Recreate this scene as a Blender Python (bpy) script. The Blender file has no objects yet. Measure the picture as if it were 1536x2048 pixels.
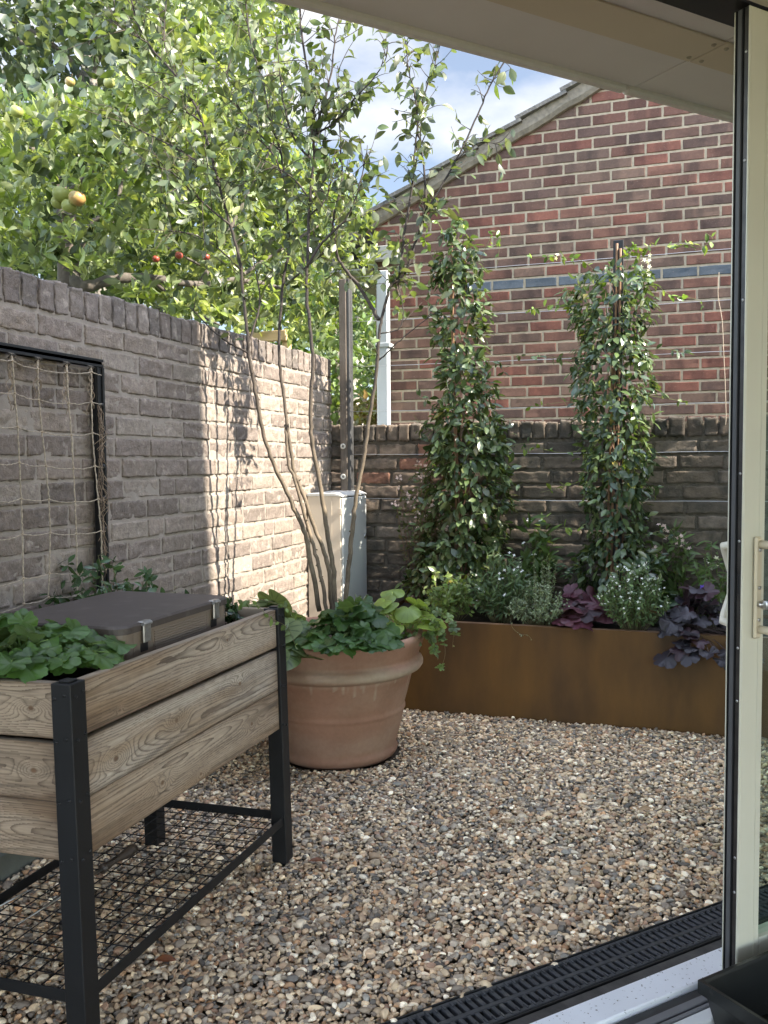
import bpy, math
import numpy as np
from mathutils import Matrix, Vector
R_ = math.radians
rng = np.random.default_rng(7)
S = bpy.context.scene
COL = S.collection

# ------------------------------------------------------------------ camera, sky, sun, exposure
YAW, PITCH, ROLL, FPX, EYE = R_(18.6), R_(3.15), R_(-.445), 1785., 1.2
cp, sp, cr, sr, ca, sa = math.cos(PITCH), math.sin(PITCH), math.cos(ROLL), math.sin(ROLL), math.cos(YAW), math.sin(YAW)
RC = np.array([[cr, -sr, 0], [sr, cr, 0], [0, 0, 1]]) @ np.array([[1, 0, 0], [0, cp, -sp], [0, sp, cp]])
LW = np.array([[ca, 0, -sa], [sa, 0, ca], [0, -1, 0]])          # level (right, down, ahead) -> world
CW = LW @ RC.T                                                   # camera (right, down, ahead) -> world
cam = bpy.data.objects.new('camera', bpy.data.cameras.new('camera'))
COL.objects.link(cam)
cam.data.sensor_fit = 'HORIZONTAL'; cam.data.sensor_width = 36; cam.data.lens = FPX / 1536 * 36
cam.data.clip_start = .05; cam.data.clip_end = 500
m = Matrix.Identity(4)
for i in range(3):
    m[i][0] = CW[i, 0]; m[i][1] = -CW[i, 1]; m[i][2] = -CW[i, 2]
m[2][3] = EYE
cam.matrix_world = m
S.camera = cam

SUN_EL, SUN_AZ = R_(41), R_(3)                                    # azimuth from +X towards -Y
to_sun = Vector((math.cos(SUN_EL) * math.cos(SUN_AZ), -math.cos(SUN_EL) * math.sin(SUN_AZ), math.sin(SUN_EL)))
W = bpy.data.worlds.new('World'); S.world = W; W.use_nodes = True
wn, wl = W.node_tree.nodes, W.node_tree.links
sky = wn.new('ShaderNodeTexSky'); sky.sky_type = 'NISHITA'; sky.sun_disc = False
sky.ozone_density = 1.6; sky.dust_density = .6; sky.sun_elevation = SUN_EL; sky.sun_rotation = R_(90) + SUN_AZ
tc = wn.new('ShaderNodeTexCoord')
mp = wn.new('ShaderNodeMapping'); mp.inputs['Scale'].default_value = (1.6, 1.6, 3.4); mp.inputs['Location'].default_value = (2.1, .4, .75)
wl.new(tc.outputs['Generated'], mp.inputs['Vector'])
nz = wn.new('ShaderNodeTexNoise'); nz.inputs['Scale'].default_value = 1.5; nz.inputs['Detail'].default_value = 8; nz.inputs['Roughness'].default_value = .52
wl.new(mp.outputs['Vector'], nz.inputs['Vector'])
rp = wn.new('ShaderNodeValToRGB'); rp.color_ramp.elements[0].position = .51; rp.color_ramp.elements[1].position = .69; rp.color_ramp.elements[0].color = (.15, .15, .15, 1)
wl.new(nz.outputs['Fac'], rp.inputs['Fac'])
mx = wn.new('ShaderNodeMix'); mx.data_type = 'RGBA'
wl.new(rp.outputs['Color'], mx.inputs['Factor']); wl.new(sky.outputs['Color'], mx.inputs['A'])
mx.inputs['B'].default_value = (6.85, 6.65, 6.45, 1)
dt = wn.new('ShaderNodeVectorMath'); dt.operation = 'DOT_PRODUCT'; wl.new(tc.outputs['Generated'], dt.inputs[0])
dt.inputs[1].default_value = tuple(unit_ for unit_ in Vector((-.16, .94, .30)).normalized())        # added sky gain: dimmed ahead of the camera, brightened elsewhere to fill the shade
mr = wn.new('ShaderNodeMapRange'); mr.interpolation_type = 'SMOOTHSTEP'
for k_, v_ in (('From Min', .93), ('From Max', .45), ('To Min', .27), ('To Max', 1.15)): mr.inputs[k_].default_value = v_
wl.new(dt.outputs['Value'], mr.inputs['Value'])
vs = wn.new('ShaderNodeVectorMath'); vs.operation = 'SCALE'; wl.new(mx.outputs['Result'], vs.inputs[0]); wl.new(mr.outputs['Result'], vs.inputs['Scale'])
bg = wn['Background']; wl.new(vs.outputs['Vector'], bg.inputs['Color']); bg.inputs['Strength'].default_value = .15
sun = bpy.data.objects.new('sun', bpy.data.lights.new('sun', 'SUN')); COL.objects.link(sun)
sun.data.energy = 3.2; sun.data.angle = R_(.53); sun.data.color = (1, .91, .77)
sun.rotation_euler = (-to_sun).to_track_quat('-Z', 'Y').to_euler()
S.view_settings.view_transform = 'Standard'; S.view_settings.look = 'None'
S.view_settings.exposure = 2.45; S.view_settings.gamma = 1
S.cycles.use_denoising = True
S.cycles.max_bounces = 8; S.cycles.transparent_max_bounces = 8
S.cycles.caustics_reflective = False; S.cycles.caustics_refractive = False
S.cycles.sample_clamp_indirect = 6

# ------------------------------------------------------------------ helpers
def at(px, py, d):
    """the point of the garden seen at (px, py) of the photo, d metres ahead"""
    return np.array([0, 0, EYE]) + CW @ (np.array([(px - 768) / FPX, (py - 1024) / FPX, 1.]) * d)
def on(px, py, axis, val):
    r = CW @ np.array([(px - 768) / FPX, (py - 1024) / FPX, 1.])
    o = np.array([0, 0, EYE]); return o + r * ((val - o[axis]) / r[axis])
def unit(v):
    v = np.asarray(v, float); return v / np.maximum(np.linalg.norm(v, axis=-1, keepdims=True), 1e-9)
def vnoise(x, y, seed=0):
    x = np.asarray(x, float); y = np.asarray(y, float)
    xi = np.floor(x).astype(np.int64); yi = np.floor(y).astype(np.int64); fx = x - xi; fy = y - yi
    fx = fx * fx * (3 - 2 * fx); fy = fy * fy * (3 - 2 * fy)
    def h(a, b):
        k = (a * 374761393 + b * 668265263 + seed * 1442695041) & 0xffffffff
        k = ((k ^ (k >> 13)) * 1274126177) & 0xffffffff
        return ((k ^ (k >> 16)) & 0xffff) / 65535.
    return (h(xi, yi) * (1 - fx) + h(xi + 1, yi) * fx) * (1 - fy) + (h(xi, yi + 1) * (1 - fx) + h(xi + 1, yi + 1) * fx) * fy
def fbm(x, y, seed=0, o=4):
    s = 0; a = .5
    for i in range(o):
        s = s + a * vnoise(x * 2 ** i, y * 2 ** i, seed + i); a *= .5
    return s / (1 - .5 ** o)

class MB:
    """collects shapes and links them as ONE mesh object"""
    def __init__(s): s.V = []; s.F = []; s.C = []; s.M = []; s.n = 0; s.T = None
    def add(s, V, F, col=(1, 1, 1), mi=0):
        V = np.asarray(V, float).reshape(-1, 3)
        if s.T is not None: V = s.T(V)
        F = np.asarray(F, np.int64)
        s.V.append(V); s.F.append(F + s.n); s.n += len(V)
        c = np.asarray(col, float)
        if c.ndim == 1: c = np.tile(c, (len(V), 1))
        s.C.append(c[:, :3]); s.M.append(np.full(len(F), mi, np.int32))
        return s
    def box(s, lo, hi, b=.002, col=(1, 1, 1), mi=0):
        lo, hi2 = np.minimum(lo, hi).astype(float), np.maximum(lo, hi).astype(float)
        b = min(b, (hi2 - lo).min() * .45)
        V = []; idx = {}
        for i in range(8):
            sg = np.array([i & 1, i >> 1 & 1, i >> 2 & 1]); c = np.where(sg, hi2, lo)
            for ax in range(3):
                p = c + np.where(sg, -b, b); p[ax] = c[ax]; idx[i, ax] = len(V); V.append(p)
        Q = []; T = []
        for ax in range(3):
            o1, o2 = (ax + 1) % 3, (ax + 2) % 3
            for sd in (0, 1):
                r = [(sd << ax) | (a << o1) | (c << o2) for a, c in ((0, 0), (1, 0), (1, 1), (0, 1))]
                f = [idx[k, ax] for k in r]; Q.append(f if sd else f[::-1])
            for a in (0, 1):
                for c in (0, 1):
                    i0 = (a << o1) | (c << o2); i1 = i0 | (1 << ax)
                    f = [idx[i0, o1], idx[i1, o1], idx[i1, o2], idx[i0, o2]]
                    Q.append(f if (a ^ c) else f[::-1])
        for i in range(8):
            f = [idx[i, 0], idx[i, 1], idx[i, 2]]
            T.append(f if bin(i).count('1') % 2 else f[::-1])
        s.add(V, Q, col, mi); s.F.append(np.array(T) + s.n - 24); s.M.append(np.full(8, mi, np.int32))
        return s
    def tube(s, pts, rad, seg=6, col=(1, 1, 1), cap=True):
        P = np.asarray(pts, float); n = len(P); rad = np.broadcast_to(np.asarray(rad, float), (n,))
        D = unit(np.gradient(P, axis=0)); up = np.array([0, 0, 1.]) if abs(D[0, 2]) < .9 else np.array([1., 0, 0])
        u = np.zeros((n, 3)); u[0] = unit(np.cross(D[0], up))
        for i in range(1, n):
            q = u[i - 1] - D[i] * (u[i - 1] @ D[i]); u[i] = unit(q)
        w = np.cross(D, u); a = np.linspace(0, 2 * np.pi, seg, endpoint=False)
        V = P[:, None] + rad[:, None, None] * (np.cos(a)[None, :, None] * u[:, None] + np.sin(a)[None, :, None] * w[:, None])
        i, j = np.meshgrid(np.arange(n - 1), np.arange(seg), indexing='ij'); j2 = (j + 1) % seg
        F = np.stack([i * seg + j, i * seg + j2, (i + 1) * seg + j2, (i + 1) * seg + j], -1).reshape(-1, 4)
        c = np.asarray(col, float)
        if c.ndim == 2: c = np.repeat(c, seg, 0)
        s.add(V, F, c)
        if cap and seg > 2:
            b = s.n - n * seg
            for o in (0, (n - 1) * seg):
                k = np.arange(1, seg - 1); t = np.stack([np.full_like(k, b + o), b + o + k, b + o + k + 1], -1)
                s.F.append(t if o else t[:, ::-1]); s.M.append(np.zeros(len(t), np.int32))
        return s
    def cyl(s, p0, p1, r, seg=16, col=(1, 1, 1), r2=None):
        return s.tube([p0, p1], [r, r if r2 is None else r2], seg, col)
    def grid(s, P, col=(1, 1, 1), closed=False, mi=0):
        P = np.asarray(P, float); n, k = P.shape[:2]
        i, j = np.meshgrid(np.arange(n - 1), np.arange(k if closed else k - 1), indexing='ij'); j2 = (j + 1) % k
        F = np.stack([i * k + j, i * k + j2, (i + 1) * k + j2, (i + 1) * k + j], -1).reshape(-1, 4)
        c = np.asarray(col, float)
        return s.add(P.reshape(-1, 3), F, c.reshape(-1, 3) if c.ndim == 3 else c, mi)
    def lathe(s, prof, c=(0, 0, 0), seg=48, col=(1, 1, 1)):
        prof = np.asarray(prof, float); a = np.linspace(0, 2 * np.pi, seg, endpoint=False)
        P = np.stack([prof[:, :1] * np.cos(a) + c[0], prof[:, :1] * np.sin(a) + c[1], np.repeat(prof[:, 1:2] + c[2], seg, 1)], -1)
        return s.grid(P, col, True)
    def build(s, name, mat, parent=None, smooth=False, label=None):
        me = bpy.data.meshes.new(name)
        V = np.concatenate(s.V); C = np.concatenate(s.C)
        tot = np.concatenate([np.full(len(f), f.shape[1], np.int32) for f in s.F])
        lv = np.concatenate([f.ravel() for f in s.F]).astype(np.int32); mi = np.concatenate(s.M)
        me.vertices.add(len(V)); me.vertices.foreach_set('co', V.astype(np.float32).ravel())
        me.loops.add(len(lv)); me.loops.foreach_set('vertex_index', lv)
        me.polygons.add(len(tot)); st = np.zeros(len(tot), np.int32); st[1:] = np.cumsum(tot)[:-1]
        me.polygons.foreach_set('loop_start', st); me.polygons.foreach_set('loop_total', tot)
        me.polygons.foreach_set('material_index', mi)
        me.polygons.foreach_set('use_smooth', np.full(len(tot), smooth))
        at_ = me.attributes.new('tint', 'FLOAT_COLOR', 'POINT')
        at_.data.foreach_set('color', np.concatenate([C, np.ones((len(C), 1))], 1).astype(np.float32).ravel())
        for x in (mat if isinstance(mat, (list, tuple)) else [mat]): me.materials.append(x)
        me.update(calc_edges=True)
        o = bpy.data.objects.new(name, me); COL.objects.link(o)
        if parent is not None:
            o.parent = parent; o.matrix_parent_inverse = Matrix.Translation(parent.location).inverted()
        if label: o['label'] = label
        return o
def tag(o, label, cat=None, group=None, kind=None):
    if label: o['label'] = label
    if cat: o['category'] = cat
    if group: o['group'] = group
    if kind: o['kind'] = kind
    return o
def thing(name, label, cat, loc=(0, 0, 0), group=None):
    o = bpy.data.objects.new(name, None); COL.objects.link(o); o.location = Vector([float(c) for c in loc]); o.empty_display_size = .1
    return tag(o, label, cat, group)

def mat(name, col=None, rough=.6, tint=True, var=0., vscale=8., stain=None, bump=0., bscale=60., bdist=.002, metal=0., spec=.5,
        trans=0., under=0., coat=0., stretch=(1, 1, 1), detail=5.):
    M = bpy.data.materials.new(name); M.use_nodes = True; n, l = M.node_tree.nodes, M.node_tree.links
    b = n['Principled BSDF']; b.inputs['Roughness'].default_value = rough; b.inputs['Metallic'].default_value = metal
    b.inputs['Specular IOR Level'].default_value = spec; b.inputs['Coat Weight'].default_value = coat
    g = n.new('ShaderNodeNewGeometry'); pm = n.new('ShaderNodeMapping'); pm.inputs['Scale'].default_value = stretch
    l.new(g.outputs['Position'], pm.inputs['Vector'])
    def noise(sc, det=detail, ro=.55):
        t = n.new('ShaderNodeTexNoise'); t.inputs['Scale'].default_value = sc; t.inputs['Detail'].default_value = det; t.inputs['Roughness'].default_value = ro
        l.new(pm.outputs['Vector'], t.inputs['Vector']); return t.outputs['Fac']
    def mixc(f, a, c, mode='MIX'):
        x = n.new('ShaderNodeMix'); x.data_type = 'RGBA'; x.blend_type = mode
        for s_, v in (('Factor', f), ('A', a), ('B', c)):
            if isinstance(v, (int, float)): x.inputs[s_].default_value = v
            elif isinstance(v, tuple): x.inputs[s_].default_value = (*v, 1)
            else: l.new(v, x.inputs[s_])
        return x.outputs['Result']
    def ramp(f, a, c, lo=0., hi=1.):
        x = n.new('ShaderNodeMapRange'); x.inputs['From Min'].default_value = a; x.inputs['From Max'].default_value = c
        x.inputs['To Min'].default_value = lo; x.inputs['To Max'].default_value = hi
        l.new(f, x.inputs['Value']); return x.outputs['Result']
    base = None
    if tint:
        t = n.new('ShaderNodeAttribute'); t.attribute_name = 'tint'; base = t.outputs['Color']
        if col: base = mixc(1., base, col, 'MULTIPLY')
    else: base = mixc(0., col, col)
    if stain:                                                    # (colour, scale, from, to, amount)
        base = mixc(ramp(noise(stain[1]), stain[2], stain[3], 0, stain[4]), base, stain[0])
    if var:
        f = ramp(noise(vscale), .25, .75, 1 - var, 1 + var)
        cb = n.new('ShaderNodeCombineColor')
        for k in ('Red', 'Green', 'Blue'): l.new(f, cb.inputs[k])
        base = mixc(1., base, cb.outputs['Color'], 'MULTIPLY')
    if under: base = mixc(ramp(g.outputs['Backfacing'], 0, 1, 0, under), base, (.30, .33, .24))
    l.new(base, b.inputs['Base Color'])
    if bump:
        bp = n.new('ShaderNodeBump'); bp.inputs['Strength'].default_value = bump; bp.inputs['Distance'].default_value = bdist
        l.new(noise(bscale, 6, .65), bp.inputs['Height']); l.new(bp.outputs['Normal'], b.inputs['Normal'])
    if trans:
        tr = n.new('ShaderNodeBsdfTranslucent'); l.new(mixc(1., base, (1.55, 1.6, .55), 'MULTIPLY'), tr.inputs['Color'])
        ms = n.new('ShaderNodeMixShader'); ms.inputs['Fac'].default_value = trans
        l.new(b.outputs['BSDF'], ms.inputs[1]); l.new(tr.outputs['BSDF'], ms.inputs[2]); l.new(ms.outputs['Shader'], n['Material Output'].inputs['Surface'])
    return M

M_BRICK_GREY = mat('handmade grey brick', rough=.9, var=.28, vscale=55, stain=((.42, .365, .31), 26, .56, .70, .55), bump=1., bscale=130, bdist=.006)
M_MORTAR_GREY = mat('grey mortar', (.275, .24, .205), .95, False, .15, 30, bump=.6, bscale=150, bdist=.003)
M_BRICK_OLD = mat('weathered old brick', rough=.92, var=.3, vscale=25, stain=((.035, .035, .028), 9, .48, .66, .75), bump=.8, bscale=80, bdist=.006)
M_MORTAR_OLD = mat('dirty old mortar', (.095, .08, .06), .95, False, .35, 14, stain=((.04, .04, .033), 12, .5, .65, .6), bump=.9, bscale=100, bdist=.008)
M_BRICK_RED = mat('red gable brick', rough=.85, var=.16, vscale=60, stain=((.32, .23, .18), 130, .60, .74, .5), bump=.7, bscale=220, bdist=.002)
M_MORTAR_CREAM = mat('cream mortar', (.42, .345, .24), .95, False, .2, 40, bump=.5, bscale=200, bdist=.002)
M_LEAF = mat('leaf', rough=.42, var=.12, vscale=25, trans=.30, spec=.45, under=.18)
M_LEAF_BACK = mat('orchard leaf', rough=.38, var=.25, vscale=9, trans=.36, spec=.5, under=.3)
M_LEAF_TREE = mat('young tree leaf', rough=.4, var=.15, vscale=25, trans=.28, spec=.5, under=.2)
M_LEAF_GLOSS = mat('glossy climber leaf', rough=.25, var=.12, vscale=25, trans=.22, spec=.55)
M_BARK = mat('bark', rough=.85, var=.3, vscale=40, bump=.6, bscale=120, bdist=.003)
M_TWIG = mat('twig', rough=.8, var=.15, vscale=60)
M_PETAL = mat('petal', rough=.6, trans=.25)
M_BLACK = mat('black powder coated steel', (.0065, .007, .008), .5, False, .25, 12, bump=.25, bscale=300, bdist=.0006, spec=.38)
M_BLACKP = mat('black plastic', (.014, .014, .015), .38, False, .2, 20, bump=.15, bscale=200, bdist=.0005)
M_CREAM = mat('cream painted aluminium', (.60, .58, .47), .34, False, .03, 6, bump=.06, bscale=400, bdist=.0004)
M_WHITE = mat('white plastic', (.78, .80, .80), .4, False, .05, 6)
M_STEEL = mat('satin steel', (.55, .54, .52), .3, False, .08, 40, metal=1.)
M_GREYAL = mat('grey aluminium', (.16, .16, .165), .45, False, .08, 30)
M_WOOD = mat('weathered larch', rough=.82, var=.1, vscale=30, bump=.3, bscale=250, bdist=.001)
M_POST = mat('grey weathered timber', (.12, .097, .078), .85, False, .35, 10, bump=.6, bscale=60, bdist=.003, stretch=(6, 6, .5))
M_SOIL = mat('dark soil', (.03, .022, .016), .95, False, .4, 40, bump=1., bscale=60, bdist=.01)
M_ROPE = mat('jute rope', (.36, .29, .21), .9, False, .25, 200)
M_WIRE = mat('galvanised wire', (.45, .45, .45), .35, False, metal=.8)
M_CANE = mat('bamboo cane', rough=.6, var=.25, vscale=20)

# ------------------------------------------------------------------ facade frame: s along the door opening, n out to the garden
TH = R_(42); FU = np.array([math.sin(TH), math.cos(TH), 0]); FN = np.array([-math.cos(TH), math.sin(TH), 0]); FJ = np.array([.095, 2.147, 0])
def fac(V): V = np.asarray(V, float); return FJ + V[..., :1] * FU + V[..., 1:2] * FN + V[..., 2:3] * np.array([0, 0, 1.])
def FM():
    b = MB(); b.T = fac; return b

# ------------------------------------------------------------------ brickwork
def bricks(mb, rects, O, U, N, tone, amp=.002, bevel=.003, out=.008, depth=.02, nu=8, nz=4, seed=1, kiss=0., top=None, jit=.0015, crinkle=0.):
    """rects (k,4): u0,u1,z0,z1 ; tone (k,3) colours"""
    r = np.random.default_rng(seed); k = len(rects); rects = np.asarray(rects, float)
    pu = np.concatenate([[0, 0, .022], np.linspace(0, 1, nu + 1)[1:-1], [.978, 1, 1]]); pz = np.concatenate([[0, 0, .07], np.linspace(0, 1, nz + 1)[1:-1], [.93, 1, 1]])
    a, b = len(pu), len(pz)
    du = rects[:, 1] - rects[:, 0]; dz = rects[:, 3] - rects[:, 2]
    UU = np.broadcast_to(pu[None, :, None], (k, a, b)); ZZ = np.broadcast_to(pz[None, None, :], (k, a, b))
    u = rects[:, 0, None, None] + UU * du[:, None, None]; z = rects[:, 2, None, None] + ZZ * dz[:, None, None]
    h = np.zeros((k, a, b))
    for q in range(7):
        f = r.uniform(10, 90, k); an = r.normal(0, .6, k); ph = r.uniform(0, 6.28, k)
        s_ = np.sin((np.cos(an)[:, None, None] * (z - rects[:, 2, None, None]) + np.sin(an)[:, None, None] * (u - rects[:, 0, None, None])) * f[:, None, None] + ph[:, None, None])
        h += amp * s_ * r.uniform(.2, .7, k)[:, None, None]
        if crinkle: h -= crinkle * np.maximum(0, np.abs(s_) - .82) * 3 * (r.random(k) < .5)[:, None, None]
    h += r.normal(0, amp * .45, h.shape) + r.normal(0, amp, k)[:, None, None]
    h += out
    edge = np.zeros((a, b), bool); edge[0] = edge[-1] = True; edge[:, 0] = edge[:, -1] = True
    ring = np.zeros((a, b), bool); ring[1] = ring[-2] = True; ring[:, 1] = ring[:, -2] = True; ring &= ~edge
    h[:, ring] -= bevel
    h[:, edge] = -depth
    # ragged outline
    j1 = r.normal(0, jit, (k, a, b)); j2 = r.normal(0, jit, (k, a, b))
    fr = ring | edge
    u = u + np.where(fr, j1, 0); z = z + np.where(fr, j2, 0)
    # round corners of the face
    s_u = np.sign(UU - .5); s_z = np.sign(ZZ - .5)
    u = u - np.where(ring, s_u * bevel * .6, 0); z = z - np.where(ring, s_z * bevel * .6, 0)
    if top is not None: z = np.minimum(z, top(u))
    P = np.asarray(O)[None, None, None] + u[..., None] * np.asarray(U) + h[..., None] * np.asarray(N) + z[..., None] * np.array([0, 0, 1.])
    C = np.broadcast_to(np.asarray(tone)[:, None, None], (k, a, b, 3)).copy()
    if kiss:
        for q in range(2):
            c0 = r.uniform(0, 1, k); wd = r.uniform(.12, .3, k); on_ = (r.random(k) < .75)
            m_ = (np.abs(UU - c0[:, None, None]) < wd[:, None, None]) & on_[:, None, None]
            C = np.where(m_[..., None], C * (1 - kiss * r.uniform(.3, 1, k)[:, None, None, None]) * np.array([.98, .98, .99]), C)
    C *= np.clip(1 + r.normal(0, .03, C.shape[:3]), .8, 1.2)[..., None]
    i, j = np.meshgrid(np.arange(a - 1), np.arange(b - 1), indexing='ij')
    q = np.stack([i * b + j, (i + 1) * b + j, (i + 1) * b + j + 1, i * b + j + 1], -1).reshape(-1, 4)
    F = (np.arange(k)[:, None, None] * a * b + q[None]).reshape(-1, 4)
    if np.dot(np.cross(U, [0, 0, 1.]), N) < 0: F = F[:, ::-1]
    mb.add(P.reshape(-1, 3), F, C.reshape(-1, 3))
def courses(u0, u1, z0, n, h, bl, j, seed, drift=.0, hr=.0):
    r = np.random.default_rng(seed); out = []
    for c in range(n):
        z = z0 + c * h; u = u0 - (bl / 2 if c % 2 else 0) - r.uniform(0, .05)
        while u < u1:
            L = bl + r.normal(0, drift)
            if r.random() < hr: L = bl / 2
            a, b = max(u, u0), min(u + L - j, u1)
            if b - a > .03: out.append((a, b, z, z + h - j))
            u += L
    return np.array(out)
def pal(cols, w, n, seed, sd=.1):
    r = np.random.default_rng(seed); c = np.array(cols, float)[r.choice(len(cols), n, p=np.array(w) / sum(w))]
    return np.clip(c * (1 + r.normal(0, sd, (n, 1))), .01, .9)

# left boundary wall: face at X = -1.9, top 1.786
def left_wall():
    t = thing('garden_wall', 'tall grey handmade brick wall with soldier coping, half in sunlight', 'wall', (-1.9, 2.2, 0))
    U, N, O = np.array([0, 1., 0]), np.array([1., 0, 0]), np.array([-1.906, 0, 0])
    b = MB(); rc = courses(.2, 4.725, .03, 22, .075, .222, .010, 3, .004, .06); rc = rc[rc[:, 3] < 1.69]
    tn = pal([(.188, .153, .130), (.225, .184, .152), (.152, .124, .106), (.25, .21, .175)], [4, 3, 2, 2], len(rc), 5, .07)
    bricks(b, rc, O, U, N, tn, .0011, .0022, .008, .02, 16, 7, 11, jit=.0013, crinkle=.0042)
    b.box((-2.10, .2, 0), (-1.912, 4.72, 1.681), .001, mi=1)
    g = np.linspace(.2, 4.72, 500); zz = np.linspace(0, 1.70, 190); G, Z = np.meshgrid(g, zz, indexing='ij')
    b.grid(np.stack([-1.9045 + .0022 * (fbm(G * 40, Z * 40, 3) - .5) * 2, G, Z], -1)[:, ::-1], mi=1)
    b.build('brickwork', [M_BRICK_GREY, M_MORTAR_GREY], t, True)
    b = MB(); r = np.random.default_rng(8); us = np.arange(.2, 4.70, .0755)
    rc = np.array([(u, u + .0655, 1.683, 1.786 + r.normal(0, .0025)) for u in us])
    tn = pal([(.18, .148, .128), (.206, .172, .147), (.153, .13, .114)], [3, 3, 2], len(rc), 6, .07)
    bricks(b, rc, O, U, N, tn, .0011, .0025, .008, .02, 7, 10, 12, jit=.0014, crinkle=.003)
    for (a, c, z0, z1), k in zip(rc, tn): b.box((-2.12, a + .001, z0), (-1.905, c - .001, z1 - .003), .006, k)
    b.box((-2.11, .2, 1.684), (-1.908, 4.70, 1.776), .001, mi=1)
    b.build('coping', [M_BRICK_GREY, M_MORTAR_GREY], t, True)
    p = MB(); p.box((-1.93, .2, -.1), (-1.865, 4.3, .075), .006); p.build('concrete_footing', mat('damp concrete', (.13, .14, .12), .9, False, .3, 6, bump=.5, bscale=60), t)
left_wall()

# back boundary wall: face at Y = 4.75, top 1.415
def back_wall():
    t = thing('garden_wall', 'low old grimy brick wall with brick-on-edge coping behind the rusty planter', 'wall', (0, 4.75, 0))
    U, N, O = np.array([1., 0, 0]), np.array([0, -1., 0]), np.array([0, 4.758, 0])
    b = MB(); rc = courses(-2.05, 1.8, .0135, 17, .0765, .228, .012, 23, .012, .12); rc = rc[rc[:, 3] < 1.316]
    mid = (rc[:, 0] + rc[:, 1]) / 2
    tn = pal([(.115, .09, .066), (.135, .108, .082), (.085, .070, .054), (.155, .125, .098)], [4, 3, 3, 1], len(rc), 25, .12)
    red = (mid < -1.15) & (rc[:, 2] > .9) & (rc[:, 2] < 1.3)
    tr = pal([(.24, .12, .08), (.16, .12, .09), (.2, .15, .11)], [2, 2, 2], len(rc), 26, .1)
    tn = np.where(red[:, None], tr, tn)
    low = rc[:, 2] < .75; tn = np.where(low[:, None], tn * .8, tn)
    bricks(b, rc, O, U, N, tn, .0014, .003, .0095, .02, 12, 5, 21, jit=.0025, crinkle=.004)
    b.box((-2.05, 4.765, 0), (1.8, 4.97, 1.31), .001, mi=1)
    g = np.linspace(-2.05, 1.8, 420); zz = np.linspace(0, 1.33, 150); G, Z = np.meshgrid(g, zz, indexing='ij')
    b.grid(np.stack([G, 4.758 + .005 * (fbm(G * 25, Z * 25, 7) - .5) * 2, Z], -1), mi=1)
    b.build('brickwork', [M_BRICK_OLD, M_MORTAR_OLD], t, True)
    b = MB(); r = np.random.default_rng(28); rc = []; u = -2.05
    while u < 1.8:
        w = .068 if u < -.5 else r.uniform(.07, .088)
        rc.append((u, u + w - .008, 1.318 + r.normal(0, .002), 1.415 + r.normal(0, .003 if u < -.5 else .008))); u += w
    rc = np.array(rc); tn = pal([(.15, .115, .085), (.125, .098, .074), (.10, .082, .064)], [3, 3, 2], len(rc), 27, .1)
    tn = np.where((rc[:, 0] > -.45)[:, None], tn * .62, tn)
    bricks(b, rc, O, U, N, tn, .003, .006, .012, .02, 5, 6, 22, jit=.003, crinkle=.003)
    for (a, c, z0, z1), k in zip(rc, tn): b.box((a + .002, 4.757, z0), (c - .002, 4.97, z1 - .003), .008, k)
    b.box((-2.05, 4.762, 1.312), (1.8, 4.965, 1.398), .001, mi=1)
    b.build('coping', [M_BRICK_OLD, M_MORTAR_OLD], t, True)
back_wall()

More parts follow.
